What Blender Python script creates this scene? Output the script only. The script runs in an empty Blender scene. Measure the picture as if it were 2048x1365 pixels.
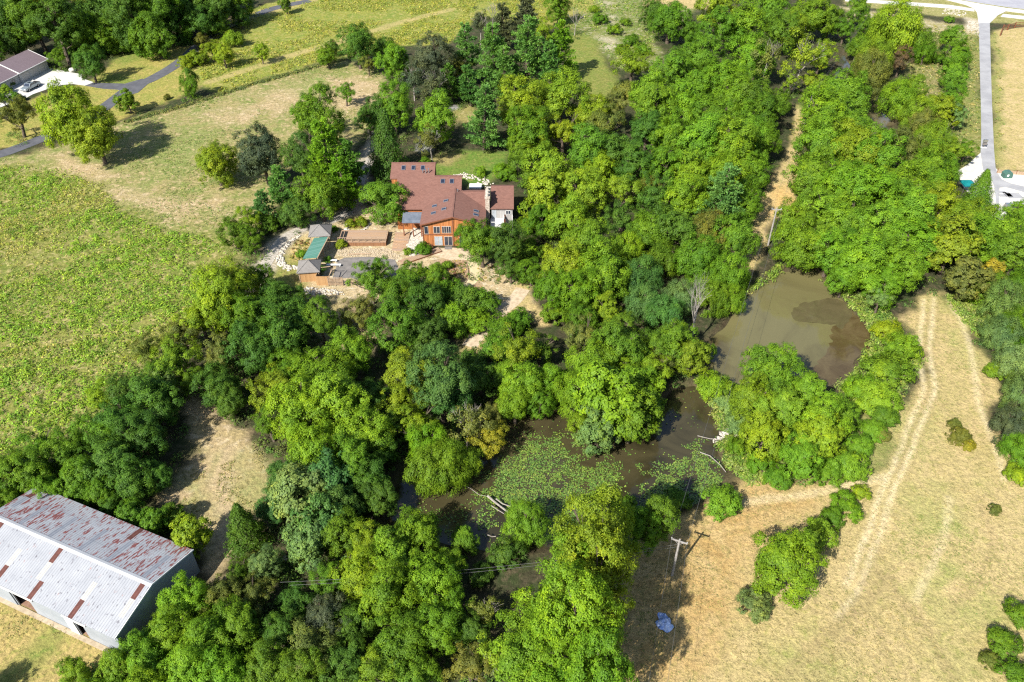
import bpy, math, random
import numpy as np
from mathutils import Vector, Matrix

# ------------------------------------------------------------------ camera, sky, sun, exposure
S = bpy.context.scene
COL = S.collection
F_PX, TILT, CAM_H = 1580.0, math.radians(39.2), 82.0
cam_d = bpy.data.cameras.new('camera'); cam = bpy.data.objects.new('camera', cam_d); COL.objects.link(cam)
cam.location = (0, 0, CAM_H); cam.rotation_euler = (math.pi/2 - TILT, 0, 0)
cam_d.sensor_width = 36; cam_d.lens = 36*F_PX/2048; cam_d.clip_end = 9000; cam_d.clip_start = 0.5
S.camera = cam
SUN_EL, SUN_AZ = math.radians(41), math.radians(52)      # azimuth in which the shadows fall (from +X)
w = bpy.data.worlds.new('World'); S.world = w; w.use_nodes = True
nt = w.node_tree; sky = nt.nodes.new('ShaderNodeTexSky'); sky.sky_type = 'NISHITA'; sky.sun_disc = False
sky.sun_elevation = SUN_EL; sky.sun_rotation = math.radians(218)
nt.nodes['Background'].inputs['Strength'].default_value = 0.085
nt.links.new(sky.outputs[0], nt.nodes['Background'].inputs[0])
sd = bpy.data.lights.new('sun', 'SUN'); sd.energy = 5.0; sd.angle = math.radians(.53); sd.color = (1, .955, .87)
sun = bpy.data.objects.new('sun', sd); COL.objects.link(sun)
ldir = Vector((math.cos(SUN_AZ)*math.cos(SUN_EL), math.sin(SUN_AZ)*math.cos(SUN_EL), -math.sin(SUN_EL)))
sun.rotation_euler = ldir.to_track_quat('-Z', 'Y').to_euler(); sun.location = (-60, -60, 150)
S.view_settings.view_transform = 'Standard'; S.view_settings.look = 'None'
S.view_settings.exposure = 1.3; S.view_settings.gamma = 1
S.render.engine = 'CYCLES'
cy = S.cycles; cy.max_bounces = 5; cy.diffuse_bounces = 3; cy.glossy_bounces = 2; cy.transmission_bounces = 3
cy.transparent_max_bounces = 4; cy.caustics_reflective = False; cy.caustics_refractive = False
cy.use_denoising = False; cy.filter_width = 1.25

# ------------------------------------------------------------------ helpers
cT, sT = math.cos(TILT), math.sin(TILT)
def G(px, py, z=0.0):
    """photo point -> place on the level z (a surveying aid for the layout)"""
    u, v = (px-1024)/F_PX, -(py-682.5)/F_PX
    r = (u, cT+v*sT, -sT+v*cT); t = (z-CAM_H)/r[2]
    return Vector((r[0]*t, r[1]*t, z))
def depth(p): return p[1]*cT-(p[2]-CAM_H)*sT
def WP(pts, z=0): return np.array([G(x, y, z)[:2] for x, y in pts])
def nrm(a): return a/np.maximum(np.linalg.norm(a, axis=-1, keepdims=True), 1e-9)

def tag(o, label=None, cat=None, group=None, kind=None):
    if label: o['label'] = label
    if cat: o['category'] = cat
    if group: o['group'] = group
    if kind: o['kind'] = kind
    return o
def link(name, me, mat=None, parent=None, loc=None, rz=0):
    if mat is not None and not me.materials: me.materials.append(mat)
    o = bpy.data.objects.new(name, me); COL.objects.link(o)
    if parent is not None: o.parent = parent
    if loc is not None: o.location = loc
    if rz: o.rotation_euler = (0, 0, rz)
    return o
def empty(name, loc, rz=0):
    o = bpy.data.objects.new(name, None); COL.objects.link(o); o.location = loc; o.rotation_euler = (0, 0, rz)
    o.empty_display_size = .3
    return o
def mesh_np(name, V, Fc, face_attr=None, vert_attr=None, smooth=False):
    """V (n,3), Fc (m,k) uniform faces; attributes: {name: (m,) or (m,3)}"""
    me = bpy.data.meshes.new(name); V = np.asarray(V, np.float32); Fc = np.asarray(Fc, np.int32); m, k = Fc.shape
    me.vertices.add(len(V)); me.vertices.foreach_set('co', V.ravel())
    me.loops.add(m*k); me.loops.foreach_set('vertex_index', Fc.ravel())
    me.polygons.add(m); me.polygons.foreach_set('loop_start', np.arange(m, dtype=np.int32)*k)
    for dom, at in (('FACE', face_attr), ('POINT', vert_attr)):
        for nme, arr in (at or {}).items():
            arr = np.asarray(arr, np.float32)
            if arr.ndim == 1:
                a = me.attributes.new(nme, 'FLOAT', dom); a.data.foreach_set('value', arr)
            else:
                a = me.attributes.new(nme, 'FLOAT_COLOR', dom)
                a.data.foreach_set('color', np.concatenate([arr, np.ones((len(arr), 1), np.float32)], 1).ravel())
    me.update(calc_edges=True)
    if smooth: me.polygons.foreach_set('use_smooth', np.ones(m, bool))
    return me
class MB:
    """collects simple solids and links them as ONE mesh"""
    def __init__(s): s.v = []; s.f = []
    def add(s, vs, fs):
        o = len(s.v); s.v += [tuple(v) for v in vs]; s.f += [tuple(i+o for i in f) for f in fs]; return s
    def box(s, x0, x1, y0, y1, z0, z1, M=None):
        vs = [Vector((x, y, z)) for z in (z0, z1) for x, y in ((x0, y0), (x1, y0), (x1, y1), (x0, y1))]
        if M is not None: vs = [M @ v for v in vs]
        return s.add(vs, [(3,2,1,0),(4,5,6,7),(0,1,5,4),(1,2,6,5),(2,3,7,6),(3,0,4,7)])
    def bar(s, a, b, t, up=(0, 0, 1), t2=None):
        a, b = Vector(a), Vector(b); d = (b-a).normalized(); u = Vector(up)
        if abs(d.dot(u)) > .98: u = Vector((1, 0, 0))
        r = d.cross(u).normalized()*t/2; u2 = r.cross(d).normalized()*(t2 or t)/2
        vs = [p+q for p in (a, b) for q in (-r-u2, r-u2, r+u2, -r+u2)]
        return s.add(vs, [(3,2,1,0),(4,5,6,7),(0,1,5,4),(1,2,6,5),(2,3,7,6),(3,0,4,7)])
    def prism(s, poly, axis, a0, a1):
        """poly: 2D outline (ccw or cw); axis 'x': poly is (y,z); 'y': (x,z); 'z': (x,y)"""
        mk = {'x': lambda p, a: (a, p[0], p[1]), 'y': lambda p, a: (p[0], a, p[1]), 'z': lambda p, a: (p[0], p[1], a)}[axis]
        n = len(poly); vs = [mk(p, a0) for p in poly]+[mk(p, a1) for p in poly]
        return s.add(vs, [tuple(range(n))[::-1], tuple(range(n, 2*n))]+[(i, (i+1) % n, n+(i+1) % n, n+i) for i in range(n)])
    def slab(s, pts, th):
        """planar polygon in space (top face) with thickness downwards"""
        n = len(pts); pts = [Vector(p) for p in pts]; low = [p-Vector((0, 0, th)) for p in pts]
        return s.add(pts+low, [tuple(range(n)), tuple(range(n, 2*n))[::-1]]+[(i, n+i, n+(i+1) % n, (i+1) % n) for i in range(n)])
    def tube(s, pts, rad, k=6, cap=True):
        pts = [Vector(p) for p in pts]; rings = []; o = len(s.v)
        for i, p in enumerate(pts):
            d = (pts[min(i+1, len(pts)-1)]-pts[max(i-1, 0)]).normalized()
            u = Vector((0, 0, 1)) if abs(d.z) < .9 else Vector((1, 0, 0))
            r = d.cross(u).normalized(); q = d.cross(r)
            for j in range(k):
                a = 2*math.pi*j/k; s.v.append(tuple(p+(r*math.cos(a)+q*math.sin(a))*rad[i]))
        for i in range(len(pts)-1):
            for j in range(k):
                s.f.append((o+i*k+j, o+i*k+(j+1) % k, o+(i+1)*k+(j+1) % k, o+(i+1)*k+j))
        if cap:
            s.f.append(tuple(o+j for j in range(k))[::-1]); s.f.append(tuple(o+(len(pts)-1)*k+j for j in range(k)))
        return s
    def mesh(s, name, fix=True):
        me = bpy.data.meshes.new(name); me.from_pydata(s.v, [], s.f); me.update()
        if fix:
            import bmesh
            bm = bmesh.new(); bm.from_mesh(me); bmesh.ops.recalc_face_normals(bm, faces=bm.faces); bm.to_mesh(me); bm.free()
        return me
    def build(s, name, mat, parent=None, loc=None, rz=0): return link(name, s.mesh(name), mat, parent, loc, rz)

def vnoise(x, y, seed=0):
    """smooth value noise in numpy, 0..1"""
    x = np.asarray(x, float); y = np.asarray(y, float)
    xi, yi = np.floor(x).astype(np.int64), np.floor(y).astype(np.int64); fx, fy = x-xi, y-yi
    h = lambda a, b: ((np.sin(a*127.1+b*311.7+seed*74.7)*43758.5453) % 1.0)
    fx, fy = fx*fx*(3-2*fx), fy*fy*(3-2*fy)
    return (h(xi, yi)*(1-fx)+h(xi+1, yi)*fx)*(1-fy)+(h(xi, yi+1)*(1-fx)+h(xi+1, yi+1)*fx)*fy
def fbm(x, y, sc, seed=0, o=3):
    t = 0; a = .5; tot = 0
    for i in range(o): t = t+a*vnoise(x*sc*2**i, y*sc*2**i, seed+i*7); tot += a; a *= .5
    return t/tot
def sdist(X, Y, poly, closed=True):
    """signed distance (positive inside) to polygon or minus distance to polyline"""
    P = np.asarray(poly, float); n = len(P); d = np.full(X.shape, 1e9); ins = np.zeros(X.shape, bool)
    for i in range(n if closed else n-1):
        a, b = P[i], P[(i+1) % n]; e = b-a; L = e@e+1e-12
        t = np.clip(((X-a[0])*e[0]+(Y-a[1])*e[1])/L, 0, 1)
        d = np.minimum(d, (X-a[0]-t*e[0])**2+(Y-a[1]-t*e[1])**2)
        if closed and a[1] != b[1]:
            c = ((a[1] > Y) != (b[1] > Y)) & (X < (b[0]-a[0])*(Y-a[1])/(b[1]-a[1])+a[0]); ins ^= c
    d = np.sqrt(d)
    return np.where(ins, d, -d) if closed else -d
def sstep(a, b, x): t = np.clip((x-a)/(b-a), 0, 1); return t*t*(3-2*t)

# ------------------------------------------------------------------ materials
def new_mat(name):
    m = bpy.data.materials.new(name); m.use_nodes = True; n = m.node_tree; b = n.nodes['Principled BSDF']; return m, n, b
def nd(n, t, **kw):
    x = n.nodes.new(t)
    for k, v in kw.items(): setattr(x, k, v)
    return x
def ramp(n, src, stops, interp='LINEAR'):
    r = n.nodes.new('ShaderNodeValToRGB'); r.color_ramp.interpolation = interp
    el = r.color_ramp.elements
    while len(el) < len(stops): el.new(.5)
    for e, (p, c) in zip(el, stops): e.position = p; e.color = (*c, 1) if len(c) == 3 else c
    n.links.new(src, r.inputs[0]); return r.outputs[0]
def noise(n, scale, detail=4, rough=.6, vec=None, dist=0):
    x = n.nodes.new('ShaderNodeTexNoise'); x.inputs['Scale'].default_value = scale; x.inputs['Detail'].default_value = detail
    x.inputs['Roughness'].default_value = rough; x.inputs['Distortion'].default_value = dist
    if vec is not None: n.links.new(vec, x.inputs['Vector'])
    return x.outputs[0]
def pos(n): return n.nodes.new('ShaderNodeNewGeometry').outputs['Position']
def mapping(n, vec, rot=(0, 0, 0), scale=(1, 1, 1)):
    m = n.nodes.new('ShaderNodeMapping'); m.inputs['Rotation'].default_value = rot; m.inputs['Scale'].default_value = scale
    n.links.new(vec, m.inputs['Vector']); return m.outputs[0]
def mix(n, f, a, b, mode='MIX'):
    m = n.nodes.new('ShaderNodeMix'); m.data_type = 'RGBA'; m.blend_type = mode
    for sock, v in ((0, f), (6, a), (7, b)):
        if hasattr(v, 'is_output'): n.links.new(v, m.inputs[sock])
        else: m.inputs[sock].default_value = v if sock == 0 else (*v, 1)
    return m.outputs[2]
def bump(n, b, h, strength=.4, d=.1):
    x = n.nodes.new('ShaderNodeBump'); x.inputs['Strength'].default_value = strength; x.inputs['Distance'].default_value = d
    n.links.new(h, x.inputs['Height']); n.links.new(x.outputs[0], b.inputs['Normal'])
K = .72   # albedo level of the built surfaces
def kc(c): return tuple(x*K for x in c)
def plain(name, c1, c2, scale=2.0, rough=.8, metal=0, spec=.3, bmp=.2, vec=None, lo=.35, hi=.65, detail=5):
    m, n, b = new_mat(name); v = pos(n); c1, c2 = kc(c1), kc(c2)
    f = noise(n, scale, detail, .65, v); n.links.new(ramp(n, f, [(lo, c1), (hi, c2)]), b.inputs['Base Color'])
    b.inputs['Roughness'].default_value = rough; b.inputs['Metallic'].default_value = metal
    b.inputs['Specular IOR Level'].default_value = spec
    if bmp: bump(n, b, f, bmp, .05)
    return m
M = {}
def boards(name, c1, c2, axis, pitch=.28, gap=.12, rot=0, c3=None):
    """wooden boards: colour varies from board to board, dark joints; axis = coordinate across the boards (0 x, 1 y, 2 z)"""
    m, n, b = new_mat(name); v = mapping(n, pos(n), (0, 0, rot)) if rot else pos(n); c1, c2 = kc(c1), kc(c2); c3 = kc(c3) if c3 else None
    sp = n.nodes.new('ShaderNodeSeparateXYZ'); n.links.new(v, sp.inputs[0])
    mt = nd(n, 'ShaderNodeMath', operation='DIVIDE'); n.links.new(sp.outputs[axis], mt.inputs[0]); mt.inputs[1].default_value = pitch
    fl = nd(n, 'ShaderNodeMath', operation='FLOOR'); n.links.new(mt.outputs[0], fl.inputs[0])
    fr = nd(n, 'ShaderNodeMath', operation='FRACT'); n.links.new(mt.outputs[0], fr.inputs[0])
    wn = nd(n, 'ShaderNodeTexWhiteNoise', noise_dimensions='1D'); n.links.new(fl.outputs[0], wn.inputs['W'])
    sc = [1.2, 1.2, 1.2]; sc[axis] = 9
    g = noise(n, 1.0, 4, .6, mapping(n, v, (0, 0, 0), sc))
    ad = nd(n, 'ShaderNodeMath', operation='MULTIPLY_ADD'); n.links.new(wn.outputs[0], ad.inputs[0]); ad.inputs[1].default_value = .55
    n.links.new(g, ad.inputs[2])
    st = [(.3, c1), (.85, c2)] if c3 is None else [(.3, c1), (.65, c2), (.95, c3)]
    col = ramp(n, ad.outputs[0], st)
    j = ramp(n, fr.outputs[0], [(0, (0, 0, 0)), (gap, (1, 1, 1)), (1-gap*.3, (1, 1, 1)), (1, (0, 0, 0))])
    n.links.new(mix(n, j, tuple(x*.35 for x in c1), col), b.inputs['Base Color'])
    b.inputs['Roughness'].default_value = .75; b.inputs['Specular IOR Level'].default_value = .25
    bump(n, b, j, .6, .03); return m
M['siding'] = boards('orange_cedar_siding', (.27, .095, .03), (.42, .155, .05), 0, .30, .14, c3=(.5, .2, .07))
M['siding_side'] = boards('cedar_siding_side', (.27, .095, .03), (.42, .155, .05), 1, .30, .14)
M['greyboard'] = boards('grey_white_boards', (.30, .29, .28), (.42, .41, .40), 0, .3, .1)
M['deck'] = boards('deck_planks', (.30, .17, .09), (.45, .29, .17), 1, .16, .12, c3=(.38, .27, .2))
M['deckside'] = boards('deck_skirt_boards', (.19, .09, .045), (.28, .14, .07), 0, .2, .14)
M['fence'] = boards('fence_boards', (.36, .20, .085), (.5, .30, .14), 0, .18, .14)
M['timber'] = plain('weathered_timber', (.28, .19, .12), (.42, .31, .21), 3, .8)
M['darkwood'] = plain('dark_stained_wood', (.16, .06, .03), (.24, .09, .045), 4, .7)
def shingle(name, c1, c2, c3, cell=.34):
    m, n, b = new_mat(name); p = pos(n); c1, c2, c3 = kc(c1), kc(c2), kc(c3)
    br = n.nodes.new('ShaderNodeTexBrick'); n.links.new(mapping(n, p, (0, 0, 0), (1, 1, 1)), br.inputs['Vector'])
    br.inputs['Scale'].default_value = 1; br.inputs['Brick Width'].default_value = .45; br.inputs['Row Height'].default_value = .19
    br.inputs['Mortar Size'].default_value = .012; br.inputs['Color1'].default_value = (*c1, 1); br.inputs['Color2'].default_value = (*c2, 1)
    br.inputs['Mortar'].default_value = (*[x*.6 for x in c1], 1)
    a = noise(n, .6, 6, .7, p); b2 = noise(n, 5, 3, .6, p)
    col = mix(n, ramp(n, a, [(.35, (0, 0, 0)), (.7, (.7, .7, .7))]), br.outputs[0], c3)
    col = mix(n, ramp(n, b2, [(.45, (0, 0, 0)), (.65, (.5, .5, .5))]), col, tuple(x*.72 for x in c2))
    n.links.new(col, b.inputs['Base Color']); b.inputs['Roughness'].default_value = .9; b.inputs['Specular IOR Level'].default_value = .2
    bump(n, b, br.outputs['Fac'], -.3, .02); return m
M['shingle'] = shingle('red_brown_shingles', (.165, .080, .062), (.245, .122, .094), (.205, .108, .086))
M['shingle_grey'] = shingle('weathered_grey_shakes', (.19, .175, .165), (.26, .245, .235), (.22, .205, .19))
M['shingle_purple'] = shingle('purple_grey_shingles', (.17, .13, .15), (.22, .17, .19), (.2, .155, .175))
M['white'] = plain('white_paint', (.66, .66, .65), (.76, .76, .75), 3, .5)
M['offwhite'] = plain('offwhite_wall', (.48, .46, .44), (.56, .55, .53), 2, .8)
M['garage_door'] = plain('garage_door_paint', (.50, .46, .43), (.58, .55, .52), 2, .6)
m, n, b = new_mat('window_glass'); b.inputs['Base Color'].default_value = (.02, .026, .04, 1); b.inputs['Roughness'].default_value = .04
b.inputs['Specular IOR Level'].default_value = .8; M['glass'] = m
m, n, b = new_mat('skylight_glass'); b.inputs['Base Color'].default_value = (.014, .018, .032, 1); b.inputs['Roughness'].default_value = .08
b.inputs['Specular IOR Level'].default_value = .9; M['skyglass'] = m
M['curtain'] = plain('pale_curtained_glass', (.3, .33, .36), (.42, .46, .5), 3, .15, spec=.6)
M['stone'] = plain('limestone', (.36, .32, .26), (.56, .52, .45), 1.6, .9, bmp=.5, lo=.3, hi=.7)
M['chimney'] = plain('chimney_fieldstone', (.28, .22, .17), (.58, .5, .42), 3.2, .9, bmp=.6, lo=.4, hi=.6)
M['pipe'] = plain('galvanised_pipe', (.45, .46, .48), (.6, .61, .63), 5, .35, .8)
M['black'] = plain('black_parts_and_hole_dark', (.012, .012, .013), (.02, .02, .02), 3, .8, bmp=0)
M['green_roof'] = boards('green_metal_roof', (.055, .16, .125), (.075, .20, .155), 1, .6, .08, rot=math.radians(-12), c3=(.1, .22, .18))
M['concrete'] = plain('pale_concrete', (.56, .55, .53), (.66, .655, .64), .6, .9, bmp=.1)
M['concrete_white'] = plain('white_concrete', (.5, .485, .45), (.60, .59, .56), .4, .9, bmp=.1)
M['asphalt'] = plain('driveway_asphalt', (.075, .077, .09), (.115, .117, .13), .5, .85, bmp=.15, detail=8)
M['lane'] = plain('grey_lane_chipseal', (.27, .27, .285), (.37, .37, .38), .25, .9, bmp=.15, detail=8)
M['road'] = plain('highway_asphalt', (.30, .30, .34), (.38, .38, .41), .3, .9, bmp=.1)
M['gravel'] = plain('pale_gravel', (.30, .265, .22), (.48, .44, .38), 2.4, .95, bmp=.5, detail=8)
M['pebble'] = plain('tan_pebbles', (.34, .27, .18), (.5, .41, .29), 1.6, .9, bmp=.4)
M['limegravel'] = plain('white_limestone_gravel', (.5, .47, .41), (.66, .63, .57), 1.2, .95, bmp=.3, detail=8)
M['flag'] = plain('tan_flagstone', (.38, .29, .19), (.58, .48, .34), 1.6, .9, bmp=.5, detail=8)
M['sandpath'] = plain('yellow_sand', (.46, .37, .2), (.58, .5, .32), 1.1, .95, bmp=.2, detail=8)
M['slate'] = plain('dark_paving', (.14, .13, .122), (.22, .2, .185), .8, .8, bmp=.2)
M['wire'] = plain('weathered_wire', (.12, .12, .12), (.18, .18, .18), 2, .6, .2, bmp=0)
M['pole'] = plain('bleached_pole_wood', (.26, .24, .225), (.36, .34, .32), 4, .8)
M['rust'] = plain('rusted_sheet', (.085, .032, .026), (.15, .055, .042), 2.2, .8, bmp=.2)
M['rubber'] = plain('tyre_rubber', (.015, .015, .015), (.025, .025, .025), 6, .8)
M['tarp'] = plain('blue_tarp', (.16, .30, .72), (.6, .72, .95), 2.4, .35, spec=.5, bmp=.5)
M['teal'] = plain('teal_canvas', (.0, .14, .15), (.01, .2, .21), 2, .5)
M['utility_green'] = plain('green_utility_paint', (.05, .12, .095), (.07, .15, .12), 3, .5)
M['car'] = plain('silver_blue_paint', (.36, .42, .46), (.42, .48, .52), 1, .25, .6, bmp=0)
M['bark'] = plain('brown_bark', (.07, .052, .038), (.15, .115, .085), 3, .95, bmp=.6)
M['palebark'] = plain('bleached_bark', (.22, .195, .17), (.36, .325, .29), 3, .9, bmp=.5)
M['mulch'] = plain('darkened_barn_floor', (.2, .11, .075), (.31, .19, .13), 2, .95, bmp=.4)

# leaves: colour from the object, varied from leaf to leaf
def leaf_mat(name, spec=.3, rough=.5, trans=.34, attr=None):
    m, n, b = new_mat(name); out = n.nodes['Material Output']
    if attr:
        a = nd(n, 'ShaderNodeAttribute', attribute_name=attr); c0 = a.outputs['Color']
    else: c0 = nd(n, 'ShaderNodeObjectInfo').outputs['Color']
    v = nd(n, 'ShaderNodeAttribute', attribute_name='v').outputs['Fac']
    tint = ramp(n, v, [(0, (.6, .66, .8)), (.5, (1, 1, 1)), (.85, (1.3, 1.2, .95)), (1, (1.6, 1.35, .95))])
    c = mix(n, 1.0, c0, tint, 'MULTIPLY')
    c = mix(n, 1.0, c, ramp(n, noise(n, .33, 4, .6, pos(n)), [(.34, (.84, .92, 1.03)), (.66, (1.13, 1.07, .95))]), 'MULTIPLY')
    n.links.new(c, b.inputs['Base Color']); b.inputs['Roughness'].default_value = rough; b.inputs['Specular IOR Level'].default_value = spec
    tr = n.nodes.new('ShaderNodeBsdfTranslucent'); n.links.new(mix(n, 1.0, c, (1.25, 1.15, .6), 'MULTIPLY'), tr.inputs[0])
    ms = n.nodes.new('ShaderNodeMixShader'); ms.inputs[0].default_value = trans
    n.links.new(b.outputs[0], ms.inputs[1]); n.links.new(tr.outputs[0], ms.inputs[2]); n.links.new(ms.outputs[0], out.inputs[0])
    return m
M['leaf'] = leaf_mat('leaves', .16, .55, .42); M['weed'] = leaf_mat('weed_leaves', .2, .6, .3, 'col')
M['pad'] = leaf_mat('floating_leaves', .4, .35, .1, 'col')

# ------------------------------------------------------------------ ground
NORTH_POND = [(1567,536),(1635,536),(1665,573),(1692,600),(1722,631),(1748,670),(1744,697),(1712,720),(1714,747),(1675,764),(1600,790),(1530,790),(1470,765),(1410,730),(1400,700),(1440,655),(1475,610),(1510,570),(1550,548)]
LILY_POND = [(765,1000),(800,955),(900,930),(980,900),(985,850),(1030,815),(1100,815),(1200,850),(1300,830),(1330,790),(1390,765),(1420,805),(1432,850),(1452,880),(1435,905),(1462,940),(1440,975),(1400,1010),(1330,1022),(1260,1042),(1190,1072),(1100,1090),(1020,1100),(960,1097),(900,1085),(820,1062),(772,1048)]
CREEK = [(1690,100),(1700,130),(1680,170),(1665,180),(1668,150),(1676,120)]
SMALL_POND = [(1725,205),(1760,215),(1795,245),(1780,275),(1745,275),(1728,250)]
PONDS = [WP(p) for p in (NORTH_POND, LILY_POND, CREEK, SMALL_POND)]
WATER_Z = -.45
def axis(lo, hi, step, far):
    core = list(np.arange(lo, hi+1e-6, step)); out = []; d = step; x = hi
    while x < far: d *= 1.35; x += d; out.append(x)
    pre = []; d = step; x = lo
    while x > -far: d *= 1.35; x -= d; pre.append(x)
    return np.array(pre[::-1]+core+out)
def refine(a, lo, hi):
    m_ = (a[:-1]+a[1:])/2; return np.sort(np.concatenate([a, m_[(m_ > lo) & (m_ < hi)]]))
gx, gy = refine(axis(-185, 185, 1.0, 4200), 14, 78), refine(axis(38, 295, .95, 4500), 40, 125)
GX, GY = np.meshgrid(gx, gy); X, Y = GX.ravel(), GY.ravel()
wx = (fbm(X, Y, .16, 3)-.5)*5+(fbm(X, Y, .7, 5, 2)-.5)*1.6; wy = (fbm(X, Y, .16, 13)-.5)*5+(fbm(X, Y, .7, 15, 2)-.5)*1.6
XW, YW = X+wx, Y+wy
near = (np.abs(X) < 260) & (Y > 20) & (Y < 420)
pond_sd = np.full(X.shape, -99.0)
for p in PONDS: pond_sd[near] = np.maximum(pond_sd[near], sdist(X[near]+.35*wx[near], Y[near]+.35*wy[near], p))
Z = -1.3*sstep(-1.1, 2.2, pond_sd)
ca = np.zeros((len(X), 3)); cb = ca.copy(); cc = ca.copy()
def paint(m, A, B, C):
    global ca, cb, cc
    m = m[:, None]; A, B, C = kc(A), kc(B), kc(C); ca = ca*(1-m)+np.array(A)*m; cb = cb*(1-m)+np.array(B)*m; cc = cc*(1-m)+np.array(C)*m
def region(pts, A, B, C, feather=1.0, warp=1.0, gate=None):
    m = np.zeros(len(X)); m[near] = sstep(-feather, feather, sdist(X[near]+warp*wx[near], Y[near]+warp*wy[near], WP(pts)))
    if gate is not None: m = m*gate
    paint(m, A, B, C)
def stroke(pts, wdt, A, B, C, feather=.6, warp=.3, amt=1.0):
    m = np.zeros(len(X)); m[near] = amt*sstep(-wdt-feather, -wdt+feather, sdist(X[near]+warp*wx[near], Y[near]+warp*wy[near], WP(pts), False)); paint(m, A, B, C)
LITTER = ((.055, .05, .028), (.04, .055, .02), (.10, .08, .05))
ROUGH = ((.14, .18, .033), (.24, .23, .065), (.40, .33, .16))
PAST = ((.29, .25, .105), (.18, .215, .06), (.44, .335, .20))
LAWN = ((.31, .27, .075), (.23, .245, .055), (.38, .30, .11))
GREEN = ((.10, .19, .03), (.15, .20, .04), (.2, .2, .06))
YMEAD = ((.25, .25, .05), (.17, .22, .04), (.36, .31, .12))
HAY = ((.47, .365, .18), (.40, .325, .145), (.29, .255, .095))
RUST_HAY = ((.40, .265, .105), (.47, .34, .16), (.30, .24, .09))
DIRT = ((.42, .315, .185), (.35, .275, .14), (.53, .43, .29))
STRAW = ((.5, .38, .19), (.42, .33, .15), (.28, .25, .09))
PALE = ((.52, .46, .36), (.42, .36, .26), (.3, .27, .14))
FAR = ((.13, .15, .05), (.2, .18, .07), (.09, .12, .04))
paint(np.ones(len(X)), *FAR)
region([(-400,-40),(700,-60),(1300,-60),(2400,-60),(2600,1700),(-700,1700)], *LITTER, feather=4)
# open land
region([(-300,300),(0,312),(120,292),(250,242),(400,202),(560,152),(690,118),(770,150),(770,215),(735,265),(700,300),(600,260),(545,440),(480,520),(330,460),(250,430),(130,345),(-300,370)], *PAST)
pg = sstep(.46, .62, fbm(X, Y, .07, 77))
region([(-300,300),(0,325),(110,300),(150,330),(230,350),(310,400),(500,440),(480,520),(330,455),(240,410),(130,345),(-300,365)], *DIRT, gate=.85*pg, feather=3)
region([(-100,345),(60,318),(150,322),(240,352),(320,392),(430,388),(540,410),(520,450),(400,430),(300,430),(220,385),(130,348),(-100,362)], *DIRT, gate=sstep(.38, .55, fbm(X, Y, .12, 151)), feather=2.5, warp=2)
region([(260,330),(340,270),(430,250),(420,300),(330,350)], (.16, .23, .055), (.25, .25, .09), (.36, .3, .15), gate=.8*sstep(.35, .55, fbm(X, Y, .12, 152)), feather=4, warp=2)
region([(560,180),(640,150),(690,150),(620,190)], (.16, .24, .055), (.25, .25, .09), (.36, .3, .15), gate=.8+0*X, feather=4, warp=2)
region([(400,220),(600,165),(640,190),(560,230),(430,250)], *DIRT, gate=.8*sstep(.42, .6, fbm(X, Y, .1, 153)), feather=3, warp=2)
region([(640,190),(700,150),(780,150),(780,210),(690,235)], *DIRT, gate=.9*sstep(.3, .6, fbm(X, Y, .1, 79)), feather=2)
region([(640,150),(720,165),(790,170),(770,200),(700,190)], *DIRT, feather=2)
region([(90,305),(200,335),(250,360),(140,345)], *DIRT, feather=2)
region([(240,400),(330,395),(420,380),(480,400),(340,425)], *DIRT, feather=2, gate=.8*pg+.2)
region([(-300,345),(60,332),(130,342),(200,368),(250,425),(330,455),(420,475),(480,520),(500,570),(430,610),(330,700),(230,800),(150,860),(0,940),(-400,1050)], *ROUGH, feather=4, warp=2)
region([(-200,300),(0,295),(150,270),(240,240),(330,205),(400,180),(440,120),(395,95),(330,88),(250,88),(200,150),(150,172),(70,200),(0,235),(-200,260)], *LAWN)
region([(200,110),(300,92),(330,105),(240,130)], *GREEN, feather=3, gate=.7+.0*X)
region([(180,160),(250,148),(300,160),(220,172)], *GREEN, feather=2, gate=.7+.0*X)
region([(395,100),(480,30),(560,0),(560,-60),(1250,-60),(1200,30),(1080,60),(960,30),(900,90),(800,95),(690,112),(560,150),(440,190),(400,172)], *YMEAD)
stroke([(420,165),(560,118),(690,80),(800,45),(900,20)], 1.6, *STRAW, amt=.6)
stroke([(250,246),(400,203),(520,165),(690,118)], .5, *LITTER, amt=.8)
stroke([(470,35),(560,18),(620,0)], 3, *STRAW, amt=.6)
region([(1080,-60),(1100,40),(1150,60),(1250,140),(1330,140),(1310,70),(1400,20),(1430,-60)], (.13, .18, .04), (.2, .21, .06), (.38, .34, .24), feather=2)
region([(1090,-60),(1080,40),(1130,60),(1190,10),(1200,-60)], *LAWN, feather=2)
region([(1270,-60),(1290,15),(1420,20),(1480,-60)], *STRAW, feather=2)
for p in ([(1195,70),(1235,80),(1240,105),(1210,100)], [(1215,30),(1235,35),(1225,55)], [(1200,0),(1225,5),(1215,18)]): region(p, *PALE, feather=1.5, gate=.7+0*X)
region([(1140,60),(1185,75),(1205,110),(1235,165),(1260,205),(1215,225),(1160,190),(1130,120)], (.15, .20, .04), (.2, .21, .05), (.26, .24, .08), feather=1.5, warp=.5)
region([(1190,140),(1230,165),(1255,200),(1210,210)], (.2, .2, .055), (.15, .2, .04), (.26, .24, .08), feather=2)
region([(850,318),(930,302),(1020,305),(1005,345),(960,372),(890,365)], *GREEN, feather=1, warp=.5)
region([(850,318),(900,305),(930,310),(900,335)], (.3, .25, .1), (.2, .2, .06), (.25, .2, .1), feather=1, warp=.5)
region([(885,215),(945,205),(960,270),(930,285),(905,250)], (.28, .24, .09), (.2, .2, .06), (.35, .3, .15), feather=1)
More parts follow.
